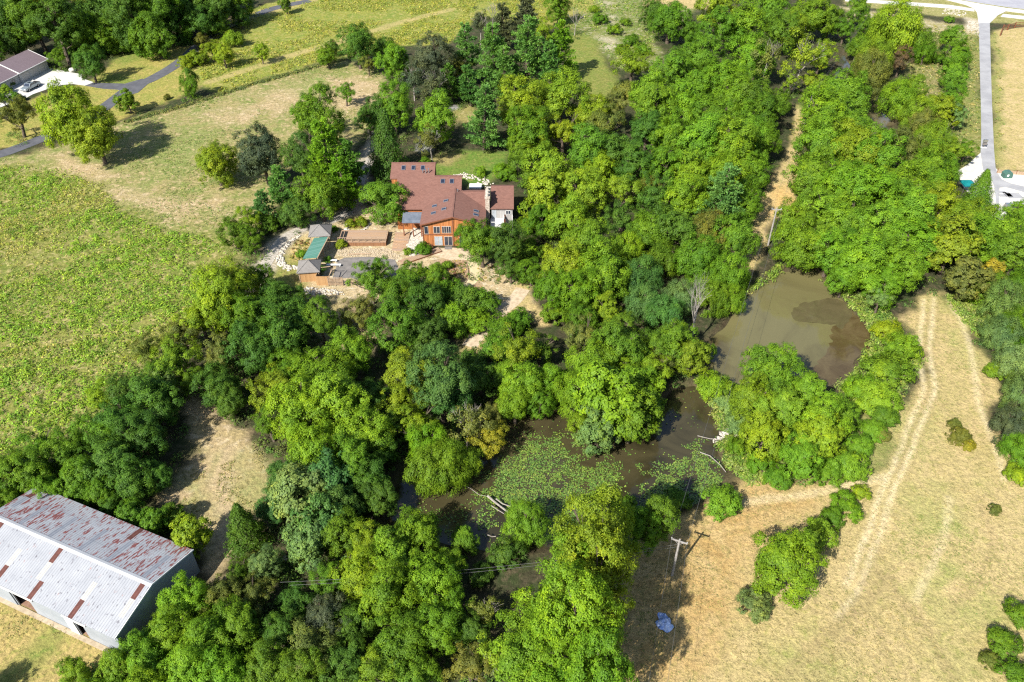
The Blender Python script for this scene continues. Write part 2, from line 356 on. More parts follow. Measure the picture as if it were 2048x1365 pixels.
region([(1592,210),(1612,218),(1606,270),(1596,330),(1592,420),(1545,445),(1510,540),(1478,585),(1465,565),(1500,470),(1518,400),(1558,330),(1585,270)], *STRAW, feather=.8, warp=.5)
region([(1545,380),(1592,360),(1592,420),(1540,440)], (.56, .36, .14), (.5, .36, .16), (.4, .3, .12), feather=1.5)
region([(1590,195),(1640,190),(1640,240),(1612,245),(1600,225)], *GREEN, feather=1)
region([(1865,580),(1892,588),(1925,640),(1978,740),(1990,850),(2012,900),(2070,950),(2400,1200),(2400,1700),(1180,1700),(1230,1330),(1250,1200),(1250,1120),(1290,1070),(1400,1022),(1480,980),(1600,972),(1740,950),(1772,900),(1738,870),(1760,830),(1800,800),(1845,740),(1825,690),(1790,640),(1830,618)], *HAY)
region([(1880,590),(1990,600),(1960,660),(1930,660)], (.2, .22, .06), (.34, .3, .12), (.14, .19, .05), feather=2)
region([(1400,1030),(1480,985),(1600,983),(1660,985),(1640,1030),(1540,1080),(1490,1180),(1440,1280),(1400,1360),(1200,1400),(1250,1120),(1300,1060)], *RUST_HAY, feather=2.5)
for gpoly, ga in (([(1780,1050),(1860,1000),(1930,1080),(1960,1200),(1880,1260),(1790,1180)], .75), ([(1560,1290),(1640,1260),(1700,1300),(1660,1380),(1560,1400)], .6), ([(1885,600),(1940,660),(1960,740),(1900,720)], .7), ([(1830,830),(1870,840),(1850,900),(1800,900)], .6), ([(1880,1280),(1990,1300),(2040,1400),(1900,1400)], .5), ([(1850,960),(1950,930),(1990,1000),(1900,1030)], .45)):
    region(gpoly, (.27, .29, .085), (.36, .34, .13), (.2, .25, .06), feather=4, warp=2, gate=ga*sstep(.3, .6, fbm(X, Y, .3, 131)))
for pts, wd, cs, am in (
    ([(1870,596),(1855,700),(1868,780),(1843,850),(1801,950),(1755,1075),(1722,1160),(1680,1240)], .32, 'p', .8), ([(1850,600),(1834,700),(1846,780),(1820,850),(1774,960),(1726,1085),(1690,1170)], .32, 'p', .8),
    ([(1861,620),(1846,700),(1857,780),(1832,850),(1790,945)], .25, 'b', .55), ([(1878,600),(1866,700),(1878,780),(1853,850),(1815,945)], .2, 'b', .45), ([(1900,600),(1938,680),(1955,800),(1985,880),(2010,960)], .45, 'p', .6), ([(1920,610),(1955,690),(1970,800),(1995,870)], .3, 'b', .3),
    ([(1765,955),(1690,975),(1620,990),(1540,1000),(1480,1010)], .7, 'p', .55), ([(1775,1155),(1710,1225),(1640,1290),(1560,1365),(1500,1420)], .7, 'b', .5), ([(1748,1140),(1805,1205),(1855,1260),(1895,1330),(1920,1400)], .6, 'b', .45),
    ([(1757,1090),(1712,1190),(1680,1250)], .5, 'b', .35), ([(1720,1260),(1650,1330),(1600,1380)], .5, 'b', .35), ([(1960,1000),(1990,1080),(1960,1160),(1900,1220)], .5, 'b', .3), ([(1700,1190),(1760,1260),(1780,1330)], .4, 'b', .3), ([(1900,1000),(1880,1100),(1830,1200)], .5, 'p', .4)):
    stroke(pts, wd, *(((.58, .48, .29), (.66, .56, .37), (.45, .37, .2)) if cs == 'p' else ((.26, .195, .095), (.32, .25, .12), (.22, .2, .07))), amt=am, feather=.4, warp=.15)
region([(360,775),(415,800),(485,860),(525,900),(545,960),(525,1010),(475,1060),(455,1130),(420,1180),(395,1100),(405,1060),(330,1035),(305,1000),(350,950),(400,885),(385,830)], *DIRT)
region([(430,930),(530,880),(550,1000),(480,1050),(430,1010)], (.25, .25, .09), (.34, .29, .13), (.2, .22, .07), feather=3, warp=2, gate=.85*sstep(.35, .6, fbm(X, Y, .25, 141)))
region([(310,990),(390,900),(420,960),(410,1050),(330,1035)], (.27, .26, .1), (.36, .3, .15), (.2, .22, .07), feather=3, warp=2, gate=.8*sstep(.4, .6, fbm(X, Y, .3, 142)))
stroke([(460,900),(440,960),(455,1030),(430,1130)], .9, (.5, .38, .25), (.44, .33, .21), (.4, .3, .18), amt=.7)
region([(-200,1150),(0,1185),(130,1250),(235,1290),(330,1250),(300,1330),(150,1400),(-200,1500)], (.42, .32, .13), (.33, .27, .095), (.23, .23, .06))
stroke([(-30,1400),(60,1330),(105,1270),(125,1240)], 1.4, (.17, .22, .05), (.24, .24, .07), (.13, .19, .04), amt=.85, feather=1.4)
# house grounds
region([(590,470),(620,440),(700,415),(845,425),(860,500),(950,500),(1010,540),(1070,600),(1060,640),(1000,640),(950,640),(960,590),(700,600),(640,640),(590,600),(600,550)], (.46, .36, .22), (.38, .30, .17), (.58, .5, .38), feather=1, warp=.6)
region([(600,580),(700,590),(720,660),(700,700),(640,700),(600,640)], (.33, .27, .12), (.42, .34, .19), (.22, .22, .08), feather=2)
region([(700,600),(760,640),(740,720),(690,690)], (.36, .27, .17), (.3, .22, .12), (.4, .3, .2), feather=2)
region([(560,500),(600,535),(615,575),(560,582),(505,588),(535,530)], (.2, .21, .055), (.28, .24, .08), (.14, .19, .04))
region([(570,505),(600,470),(630,478),(620,520),(580,525)], (.42, .32, .12), (.5, .4, .22), (.3, .26, .1), feather=.8, warp=.4)
stroke([(905,215),(880,222),(850,300)], 1.6, (.2, .2, .2), (.26, .25, .24), (.3, .3, .3))
stroke([(760,260),(742,300),(728,345),(712,390),(695,425),(640,450),(595,462),(562,482),(534,525),(508,570),(486,600)], 1.9, (.36, .31, .24), (.44, .39, .31), (.3, .25, .16), warp=.5)
region([(690,440),(720,430),(740,440),(735,455),(700,462)], (.2, .2, .05), (.3, .27, .07), (.36, .3, .12), feather=.5, warp=.2)
region([(880,520),(940,510),(965,560),(960,580),(900,590),(870,560)], (.30, .19, .12), (.38, .26, .17), (.22, .15, .1), feather=1, warp=.4)
stroke([(1048,575),(1030,600),(1000,622),(968,655),(935,698)], 1.7, *STRAW, warp=.6)
stroke([(1040,590),(1070,620),(1095,645)], 1.0, *STRAW, warp=.6)
# right side: verge, field beyond the lane
region([(1860,50),(1965,60),(1975,300),(1920,345),(1890,250)], (.22, .215, .065), (.15, .19, .045), (.34, .3, .14), feather=2)
region([(1790,90),(1900,60),(1890,240),(1850,200)], (.22, .2, .08), (.16, .18, .05), (.34, .29, .15), feather=2)
region([(1985,60),(2300,30),(2500,340),(1992,345)], (.5, .385, .2), (.42, .335, .15), (.28, .26, .08), warp=.5)
region([(1981,60),(1998,70),(2012,330),(1992,335)], (.2, .22, .06), (.3, .28, .1), (.15, .2, .04), feather=1.5)
region([(1690,15),(1960,55),(1940,75),(1690,40)], (.4, .34, .2), (.28, .25, .1), (.5, .45, .35), feather=1.5)
region([(1690,-60),(2400,-60),(2400,80),(1990,45),(1900,35),(1690,10)], (.3, .28, .11), (.22, .22, .07), (.4, .34, .18), feather=1.5)
region([(1933,35),(1962,40),(1962,72),(1930,62)], *PALE, feather=1, warp=.4)
region([(1690,770),(1800,795),(1775,900),(1745,952),(1640,965),(1660,860)], (.2, .22, .06), (.3, .27, .11), (.15, .19, .05), feather=2)
# wet mud round the water
pm = sstep(-1.6, -.2, pond_sd); paint(.8*pm, (.07, .05, .03), (.1, .08, .045), (.05, .06, .02))
gm = np.arange(len(X)).reshape(GX.shape)
fc = np.stack([gm[:-1, :-1], gm[:-1, 1:], gm[1:, 1:], gm[1:, :-1]], -1).reshape(-1, 4)
g_me = mesh_np('ground', np.stack([X, Y, Z], 1), fc, vert_attr={'ca': ca, 'cb': cb, 'cc': cc}, smooth=True)
m, n, b = new_mat('ground_cover'); p = pos(n)
A = [nd(n, 'ShaderNodeAttribute', attribute_name=k).outputs['Color'] for k in ('ca', 'cb', 'cc')]
n1, n2, n3, n4 = noise(n, .22, 9, .68, p, .4), noise(n, 1.5, 6, .7, p, .3), noise(n, .75, 8, .75, p, .6), noise(n, 5.5, 3, .7, p)
c1 = mix(n, ramp(n, n1, [(.40, (0, 0, 0)), (.60, (1, 1, 1))]), A[0], A[1])
c2 = mix(n, ramp(n, n3, [(.51, (0, 0, 0)), (.62, (.9, .9, .9))]), c1, A[2])
c3 = mix(n, 1.0, c2, ramp(n, n2, [(.3, (.62, .62, .6)), (.5, (1, 1, 1)), (.72, (1.3, 1.28, 1.2))]), 'MULTIPLY')
c4 = mix(n, 1.0, c3, ramp(n, n4, [(.3, (.72, .72, .7)), (.6, (1.15, 1.15, 1.12))]), 'MULTIPLY')
n.links.new(c4, b.inputs['Base Color']); b.inputs['Roughness'].default_value = .95; b.inputs['Specular IOR Level'].default_value = .1
bump(n, b, n2, .8, .35)
tag(link('ground', g_me, m), 'rolling pasture, mown hay meadow and woodland floor', 'ground', kind='structure')

# water
def water(name, poly, label, c_shallow, c_deep, sc):
    m, n, b = new_mat(name+'_surface'); p = pos(n)
    f = noise(n, sc, 5, .6, p, 1.2); f2 = noise(n, 1.6, 4, .7, p)
    col = ramp(n, f, [(.36, c_deep), (.52, c_shallow), (.75, tuple(x*1.25 for x in c_shallow))])
    col = mix(n, ramp(n, f2, [(.66, (0, 0, 0)), (.74, (.4, .4, .4))]), col, tuple(x*.5 for x in c_deep))
    n.links.new(col, b.inputs['Base Color']); b.inputs['Roughness'].default_value = .07; b.inputs['Specular IOR Level'].default_value = .5
    bump(n, b, noise(n, 2.2, 2, .5, p), .05, .05)
    P = WP(poly); c = P.mean(0)
    P = c+(P-c)*1.12
    return tag(MB().prism([tuple(q) for q in P], 'z', WATER_Z-.5, WATER_Z).build(name, m), label, 'water', kind='structure')
water('pond_water', NORTH_POND, 'murky brown water of the open pond', (.098, .088, .038), (.05, .04, .018), .045)
water('pond_water', LILY_POND, 'dark brown water of the lily pond', (.040, .034, .016), (.022, .019, .009), .09)
water('creek_water', CREEK, 'narrow dark creek under the willows', (.06, .055, .04), (.03, .03, .02), .1)
water('pond_water', SMALL_POND, 'small dark pool hidden among the thicket', (.09, .075, .04), (.04, .035, .02), .1)

def sheet(name, pts, mat, label, cat, z=.03, px=True, th=.12):
    P = [tuple(G(*q)[:2]) for q in pts] if px else pts
    return tag(MB().prism(P, 'z', z-th, z).build(name, mat), label, cat, kind='structure')
def ribbon(pts, wd, z, mat, name, label, cat, px=True, n=6, th=.12):
    C = [Vector(G(*q)[:2]) if px else Vector(q) for q in pts]; out = []
    for i in range(len(C)-1):
        p0, p1, p2, p3 = C[max(i-1, 0)], C[i], C[i+1], C[min(i+2, len(C)-1)]
        for k in range(n):
            t = k/n; out.append(.5*((2*p1)+(p2-p0)*t+(2*p0-5*p1+4*p2-p3)*t*t+(-p0+3*p1-3*p2+p3)*t**3))
    out.append(C[-1]); L = []; R = []
    for i, p in enumerate(out):
        d = (out[min(i+1, len(out)-1)]-out[max(i-1, 0)]).normalized(); s = Vector((-d.y, d.x))*wd/2; L.append(p+s); R.append(p-s)
    V = [(*q, z) for q in L]+[(*q, z) for q in R]; k = len(L); V += [(x, y, z-th) for x, y, _ in V[:2*k]]
    Fc = [(i, k+i, k+i+1, i+1) for i in range(k-1)]+[(i, i+1, 2*k+i+1, 2*k+i) for i in range(k-1)]+[(k+i+1, k+i, 3*k+i, 3*k+i+1) for i in range(k-1)]
    o = MB().add(V, Fc).build(name, mat)
    return tag(o, label, cat, kind='structure')
ribbon([(-60,322),(0,309),(60,287),(120,262),(190,228),(225,203),(262,176),(300,160),(340,138),(372,115),(395,94),(432,72),(480,44),(545,18),(620,2)], 3.9, .035, M['asphalt'], 'driveway', 'dark asphalt driveway curving past the garage house', 'driveway')
sheet('driveway_spur', [(170,172),(186,166),(215,167),(250,168),(285,158),(300,165),(276,186),(262,190),(235,180),(205,178)], M['asphalt'], 'short asphalt spur joining concrete apron to driveway', 'driveway', z=.05)
apron = sheet('concrete_apron', [(30,160),(38,150),(70,142),(101,137),(140,145),(163,149),(163,157),(187,165),(174,172.4),(147,168.6),(125,170),(100,177),(66,189),(48,199),(20,207),(0,216),(-30,225),(-30,190),(10,178)], M['concrete_white'], 'pale concrete apron before the garages', 'apron', z=.04)
LANE_L = [(1955,40),(1959,90),(1961,160),(1963,230),(1965,300)]
sheet('lane', [(1957,46),(1958.5,90),(1960,150),(1961.5,210),(1962.5,270),(1961,305),(1966,340),(1980,356),(1988,372),(1992,400),(1993,425),(1999,425),(1998,400),(1999,376),(2012,375),(2062,389),(2120,400),(2120,388),(2062,377),(2020,367),(2003,359),(1994,345),(1991,335),(1988,300),(1984,210),(1981.5,130),(1979.5,46)], M['lane'], 'straight grey lane running up to the highway', 'lane', z=.035)
sheet('gravel_yard', [(1914,343),(1935,330),(1961,306),(1990,335),(2000,346),(2050,350),(2150,360),(2200,470),(2040,455),(2000,440),(1960,420),(1935,385),(1925,372)], M['limegravel'], 'white gravel yard round the lane bend', 'gravel', z=.02)
sheet('parking_yard', [(2001,381),(2014,381),(2065,398),(2110,404),(2110,470),(2040,450),(2006,430)], M['concrete_white'], 'white paved yard at the picture edge', 'yard', z=.028)
sheet('lane_mouth', [(1893,-8),(1925,2),(1960,8),(2016,17),(2052,21),(2100,26),(2100,33),(2052,28),(2012,23),(1996,31),(1980,46.5),(1957,46.5),(1954,26),(1947,17),(1930,10),(1890,0)], M['concrete_white'], 'pale concrete mouth where lane meets highway', 'pavement', z=.05)
sheet('highway', [(1900,-20),(1925,0.5),(1960,6.5),(2020,15.5),(2060,20),(2200,35),(2300,10),(2200,-30)], M['road'], 'grey highway at the upper picture corner', 'road', z=.045)
sheet('sidewalk', [(1690,-3),(1820,5),(1900,10.5),(1948,18),(1949,23.5),(1900,17.5),(1820,11.5),(1690,3)], M['concrete_white'], 'white sidewalk along the highway verge', 'sidewalk', z=.04)
sheet('sidewalk', [(2006,28.5),(2100,37.5),(2200,47),(2200,55),(2100,45),(2001,34)], M['concrete_white'], 'short white sidewalk right of the lane mouth', 'sidewalk', z=.042)
ribbon([(1046,578),(1028,602),(1000,624),(968,656),(938,694)], 2.6, .03, M['flag'], 'flagstone_path', 'broad flagstone path descending from the house garden', 'path')
ribbon([(944,522),(951,540),(949,556),(934,570),(912,582)], 2.0, .03, M['sandpath'], 'sand_path', 'curved yellow sand path through the mulch bed', 'path')
ribbon([(742,318),(727,345),(712,390),(695,425),(640,450),(597,461),(563,482),(534,525),(509,568),(490,592)], 2.2, .03, M['gravel'], 'gravel_drive', 'pale gravel drive looping around the house garden', 'drive')
sheet('paved_terrace', [(676,522),(690,516),(740,514),(790,520),(800,545),(780,562),(735,566),(700,556),(664,560),(672,535)], M['slate'], 'dark paved terrace beside the pavilions', 'terrace', z=.04)
sheet('stone_terrace', [(850,500),(905,496),(945,500),(940,520),(905,522),(870,512)], M['flag'], 'tan stone terrace before the house doors', 'terrace', z=.04)
def soft(pts, it=3):
    P_ = [Vector(G(*q)[:2]) for q in pts]
    for _ in range(it): P_ = [p for a_, b_ in zip(P_, P_[1:]+P_[:1]) for p in (a_.lerp(b_, .25), a_.lerp(b_, .75))]
    P_ = [p+Vector((vnoise(p.x*1.3, p.y*1.3, 3)-.5, vnoise(p.x*1.3, p.y*1.3, 9)-.5))*.9 for p in P_]
    return [tuple(p) for p in P_]
def mat_of(nm, c1, c2):
    m, n, b = new_mat(nm); n.links.new(ramp(n, noise(n, .35, 7, .7, pos(n), .8), [(.38, c1), (.62, c2)]), b.inputs['Base Color']); b.inputs['Roughness'].default_value = .08; return m
for nm, pts, z_, cs, lb in (('silt_bed', [(1660,590),(1700,604),(1730,634),(1750,670),(1748,700),(1716,724),(1718,744),(1680,764),(1620,770),(1612,740),(1650,710),(1668,680),(1660,655),(1690,640),(1668,612)], .003, ((.052, .036, .015), (.082, .062, .028)), 'brown silt showing through along the open pond\'s far shore'),
        ('weed_mat', [(1583,622),(1590,612),(1606,603),(1636,597),(1668,592),(1690,602),(1706,622),(1700,642),(1684,655),(1668,645),(1650,646),(1630,640),(1606,641),(1590,636)], .007, ((.060, .051, .024), (.076, .064, .031)), 'dark patch of drowned weed in the open pond')):
    tag(MB().prism(soft(pts), 'z', WATER_Z-.02, WATER_Z+z_).build(nm, mat_of(nm, *cs)), lb, 'pond bed', kind='stuff')
# ------------------------------------------------------------------ buildings
def window(parent, c, wd, ht, face='y', mat='glass', bars=1, rail=False, fw=.07, name='window', fmat='white'):
    """framed window: frame mesh, pane children; c = centre of outer face; face: normal axis ('y' = towards -y)"""
    f = MB(); x0, x1, z0, z1 = -wd/2, wd/2, -ht/2, ht/2; t = .1
    f.box(x0, x1, -t/2, t/2, z1-fw, z1); f.box(x0, x1, -t/2, t/2, z0, z0+fw)
    f.box(x0, x0+fw, -t/2+.002, t/2-.002, z0+fw, z1-fw); f.box(x1-fw, x1, -t/2+.002, t/2-.002, z0+fw, z1-fw)
    for k in range(bars):
        x = x0+wd*(k+1)/(bars+1); f.box(x-.04, x+.04, -t/2+.004, t/2-.004, z0+fw, z1-fw)
    o = f.build(name, M[fmat], parent, c)
    if face == 'x': o.rotation_euler = (0, 0, math.pi/2)
    for k in range(bars+1):
        a = x0+fw+(wd-fw)*k/(bars+1); e = x0+wd*(k+1)/(bars+1)-fw*.5
        MB().box(a, e, -.015, .015, z0+fw, z1-fw).build('pane', M[mat], o)
    return o

M['porchglass'] = plain('tree_shaded_porch_glazing', (.10, .12, .15), (.17, .19, .23), 1.2, .3, spec=.5)  # tree shadow over the porch is put into this darker colour
M['frame'] = plain('beige_window_frame', (.42, .36, .3), (.5, .44, .38), 3, .6)
# ---- the red-roofed house
def zp(y): return 5.0+.33*(y-135.6)
house = tag(empty('house', (-13, 136, 0)), 'large cedar-sided house with stepped red-brown shingle roofs', 'house')
HX, HY = -13, 136
hp = lambda v: (v[0]-HX, v[1]-HY, v[2])
def hb(mb, name, mat, parent=house): 
    mb.v = [hp(v) for v in mb.v] if parent is house else mb.v
    return mb.build(name, mat, parent)
hb(MB().slab([(x, y, zp(y)) for x, y in ((-22.9,135.2),(-5.2,135.2),(-5.2,139.6),(-10.0,139.6),(-10.0,143.5),(-15.5,143.5),(-15.5,147),(-24.4,147),(-24.4,142.9),(-22.9,142.9))], .22), 'roof', M['shingle'])
hb(MB().slab([(-24.4,147.005,zp(147)),(-15.5,147.005,zp(147)),(-15.5,150.2,zp(147)-1.5),(-24.4,150.2,zp(147)-1.5)], .22), 'roof', M['shingle'])
hb(MB().slab([(-15.495,143.505,zp(143.5)),(-10.0,143.505,zp(143.5)),(-10.0,146.8,zp(143.5)-1.5),(-15.495,146.8,zp(143.5)-1.5)], .22), 'roof', M['shingle'])
hb(MB().slab([(-9.995,139.605,zp(139.6)),(-5.2,139.605,zp(139.6)),(-5.2,142.4,zp(139.6)-1.2),(-9.995,142.4,zp(139.6)-1.2)], .22), 'roof', M['shingle'])
hb(MB().slab([(-17.4,129.1,4.92),(-11.2,129.1,6.62),(-11.2,141.4,6.62),(-17.4,136.0,4.92)], .2), 'roof', M['shingle'])
hb(MB().slab([(-11.195,129.1,6.62),(-5.0,129.1,4.92),(-5.0,136.0,4.92),(-11.195,141.4,6.62)], .2), 'roof', M['shingle'])
for a, c in (((-24.45,147,zp(147)+.03), (-15.45,147,zp(147)+.03)), ((-15.45,143.5,zp(143.5)+.03), (-9.95,143.5,zp(143.5)+.03)), ((-9.95,139.6,zp(139.6)+.03), (-5.15,139.6,zp(139.6)+.03)), ((-11.2,129.05,6.65), (-11.2,140.4,6.65))):
    hb(MB().bar(a, c, .32, t2=.06), 'ridge_cap', M['shingle'])
for a, c in (((-17.4,129.05,4.83), (-11.2,129.05,6.53)), ((-11.2,129.05,6.53), (-5.0,129.05,4.83))):
    hb(MB().bar(a, c, .06, t2=.24), 'fascia', M['darkwood'])
hb(MB().prism([(143.1,0),(143.1,zp(143.1)-.3),(147,zp(147)-.3),(149.8,zp(147)-1.7),(149.8,0)], 'x', -24.1, -15.8), 'wall', M['siding_side'])
hb(MB().prism([(135.7,0),(135.7,zp(135.7)-.3),(143.5,zp(143.5)-.3),(146.4,zp(143.5)-1.7),(146.4,0)], 'x', -22.6, -10.3), 'wall', M['siding_side'])
hb(MB().prism([(135.72,0),(135.72,zp(135.72)-.3),(139.6,zp(139.6)-.3),(142,zp(139.6)-1.5),(142,0)], 'x', -10.28, -5.4), 'wall', M['siding_side'])
hb(MB().box(-24.12, -22.62, 142.98, 143.08, 0, zp(143)-.3), 'wall', M['siding'])
hb(MB().prism([(-17,0),(-17,4.8),(-11.2,6.4),(-5.4,4.8),(-5.4,0)], 'y', 129.6, 138.5), 'wall', M['siding'])
hb(MB().box(-17.08, -5.32, 129.52, 129.58, 2.45, 2.62), 'trim_board', M['darkwood'])
for x in (-16.95, -11.2, -5.45): hb(MB().box(x-.1, x+.1, 129.5, 129.57, .05, 4.6 if x != -11.2 else 6.2), 'corner_board', M['darkwood'])
hw = lambda x, z, wd, ht, **k: window(house, hp((x, 129.56, z)), wd, ht, fmat='frame', **k)
hw(-14.3, 3.55, 1.25, 1.5, bars=1); hw(-12.45, 3.6, 1.75, 1.5, bars=3); hw(-9.4, 3.6, 1.75, 1.5, bars=3); hw(-7.2, 3.6, 1.2, 1.5)
hw(-16.3, 3.5, .8, 1.7, bars=0)
for x, mt in ((-14.1, 'curtain'), (-12.2, 'glass'), (-9.3, 'glass')): hw(x, 1.12, 1.55, 2.0, bars=1, mat=mt, name='glass_door')
hb(MB().box(-17.1, -16.6, 128.3, 129.5, 0, 1.1).box(-16.6, -15.1, 128.3, 128.42, 0, 1.1), 'balustrade', M['darkwood'])
hb(MB().box(-12.9, -11.5, 128.2, 129.2, .06, .1), 'door_mat', M['slate'])
# skylights on the long slope and on the gable wing
def skylight(x, y, wd, ln, plane):
    if plane == 'm': N, up = Vector((0, -.33, 1)).normalized(), Vector((0, 1, .33)).normalized(); z = zp(y); rt = Vector((1, 0, 0))
    else:
        sg = -1 if x < -11.2 else 1; sl = 1.7/6.2
        N = Vector((sg*sl, 0, 1)).normalized(); rt = Vector((1, 0, -sg*sl)).normalized(); up = Vector((0, 1, 0)); z = 6.62-abs(x+11.2)*sl
    Mx = Matrix((rt, up, N)).transposed().to_4x4(); Mx.translation = Vector(hp((x, y, z)))
    f = MB(); t = .09
    for a in ((-wd/2, wd/2, -ln/2, -ln/2+t), (-wd/2, wd/2, ln/2-t, ln/2), (-wd/2, -wd/2+t, -ln/2+t, ln/2-t), (wd/2-t, wd/2, -ln/2+t, ln/2-t)): f.box(*a, -.02, .13, Mx)
    o = f.build('skylight', M['pipe'], house)
    MB().box(-wd/2+t, wd/2-t, -ln/2+t, ln/2-t, .0, .09, Mx).build('pane', M['skyglass'], o)
for x in (-21.9, -19.9, -18.0): skylight(x, 145.6, .8, 1.25, 'm')
for x in (-13.8, -12.0): skylight(x, 142.1, .85, 1.2, 'm')
for x, y in ((-15.0, 132.3), (-13.0, 132.9), (-15.0, 135.0), (-12.8, 136.0)): skylight(x, y, .95, .85, 'g')
for x, y in ((-6.9, 131.9), (-6.9, 133.3)): skylight(x, y, 1.0, .8, 'g')
for x, y, h in ((-17.9, 144.3, .5), (-17.3, 144.2, .9), (-16.7, 144.3, 1.0), (-10.7, 139.2, .7)):
    hb(MB().tube([(x, y, zp(y)-.1), (x, y, zp(y)+h), (x, y, zp(y)+h+.02)], [.1, .1, .16], 8), 'vent_pipe', M['pipe'])
# chimney of field stone with three pots
ch = hb(MB().box(-5.15, -4.35, 135.0, 138.6, 0, 7.2).box(-5.25, -4.25, 134.9, 138.7, 7.2, 7.4), 'chimney', M['chimney'])
for y in (135.6, 136.8, 138.0):
    MB().tube([hp((-4.75, y, 7.4)), hp((-4.75, y, 8.0)), hp((-4.75, y, 8.05))], [.26, .24, .30], 8).build('chimney_pot', M['stone'], ch)
# right-hand unit with pale boards
hb(MB().slab([(-4.2,135.2,4.95),(0.35,135.2,4.95),(0.35,141.3,6.6),(-4.2,141.3,6.6)], .2), 'roof', M['shingle'])
hb(MB().slab([(-4.2,141.305,6.6),(0.35,141.305,6.6),(0.35,144,5.4),(-4.2,144,5.4)], .2), 'roof', M['shingle'])
hb(MB().prism([(135.6,0),(135.6,4.75),(141.3,6.3),(143.7,5.2),(143.7,0)], 'x', -4.05, .1), 'wall', M['greyboard'])
window(house, hp((-.75, 135.55, 3.9)), .95, .85, bars=1)
window(house, hp((-3.5, 135.55, 3.5)), .9, 2.0, bars=0, mat='curtain', name='glass_door')
bl = hb(MB().box(-4.2, -1.6, 132.4, 135.58, 2.4, 2.55), 'balcony', M['concrete'])
for x, y in ((-4.1, 132.5), (-2.9, 132.5), (-1.7, 132.5), (-1.7, 133.5), (-1.7, 134.5)):
    MB().box(x-.06-HX, x+.06-HX, y-.06-HY, y+.06-HY, 0, 3.5).build('post', M['white'], bl)
MB().bar(hp((-4.1,132.5,3.5)), hp((-1.7,132.5,3.5)), .1).build('rail', M['white'], bl)
MB().bar(hp((-1.7,132.55,3.5)), hp((-1.7,135.5,3.5)), .1).build('rail', M['white'], bl)
MB().prism([(132.4-HY,.0),(135.55-HY,.0),(135.55-HY,3.4),(132.4-HY,1.4)], 'x', -1.45-HX, -1.33-HX).build('side_screen', M['darkwood'], bl)
MB().prism([(132.4-HY,.0),(135.55-HY,.0),(135.55-HY,3.4),(132.4-HY,1.4)], 'x', .0-HX, .12-HX).build('side_screen', M['offwhite'], bl)
# porch with glazed roof left of the gable
pr = hb(MB().slab([(-21.2,132.2,3.55),(-17.45,132.2,3.55),(-17.45,135.15,4.2),(-21.2,135.15,4.2)], .1), 'porch_roof', M['porchglass'])
for x in (-21.0, -19.2, -17.6): MB().box(x-.1-HX, x+.1-HX, 132.3-HY, 132.5-HY, 0, 3.46).build('post', M['darkwood'], pr)
MB().bar(hp((-21.2,132.35,3.38)), hp((-17.45,132.35,3.38)), .16).build('beam', M['darkwood'], pr)

# ---- timber deck, steps, pavilions
def px_obj(name, c, label, cat, group=None): return tag(empty(name, c), label, cat, group)
d0 = G(725, 492); deck = px_obj('timber_deck', d0, 'raised brown timber deck with railing beside the rock garden', 'deck')
dw, dd = 9.2, 4.3
MB().box(-dw/2, dw/2, 0, dd, .75, .9).build('deck_floor', M['deck'], deck)
MB().box(-dw/2+.02, dw/2-.02, -.06, -.01, 0, .74).build('skirt', M['deckside'], deck)
MB().box(dw/2-.03, dw/2+.02, 0, dd, 0, .74).build('skirt', M['deckside'], deck)
for i in range(8):
    x = -dw/2+.06+i*(dw-.12)/7
    MB().box(x-.05, x+.05, -.02, .08, .9, 1.75).build('rail_post', M['timber'], deck)
MB().bar((-dw/2, .03, 1.78), (dw/2, .03, 1.78), .12, t2=.06).build('handrail', M['timber'], deck)
MB().bar((-dw/2, .03, 1.3), (dw/2, .03, 1.3), .08, t2=.05).build('handrail', M['timber'], deck)
MB().bar((dw/2, .03, 1.78), (dw/2, dd-.4, 1.78), .12, t2=.06).build('handrail', M['timber'], deck)
for y in (1.5, 2.9, dd-.4): MB().box(dw/2-.05, dw/2+.05, y-.05, y+.05, .9, 1.75).build('rail_post', M['timber'], deck)
MB().box(-dw/2+.15, -dw/2+1.35, .5, dd-.5, .902, .93).build('painted_deck_hole', M['black'], deck)  # black sheet on the solid deck, painting the dark inside of a hole
MB().bar((-dw/2+.75, .4, .98), (-dw/2+.75, dd-.4, .98), .1).build('opening_beam', M['timber'], deck)
st = px_obj('terrace_steps', G(797, 501), 'curved brown timber steps between deck and rock garden', 'steps')
for i in range(6):
    y = i*.95; V = []
    n_ = 7
    for k in range(n_): V.append((-1.3+i*.03+2.9*k/(n_-1), y+.35*math.sin(math.pi*k/(n_-1))*-1))
    P = V+[(x, yy+1.0) for x, yy in V[::-1]]
    MB().prism(P, 'z', 0, .12+.11*i).build('step', M['deck'], st)
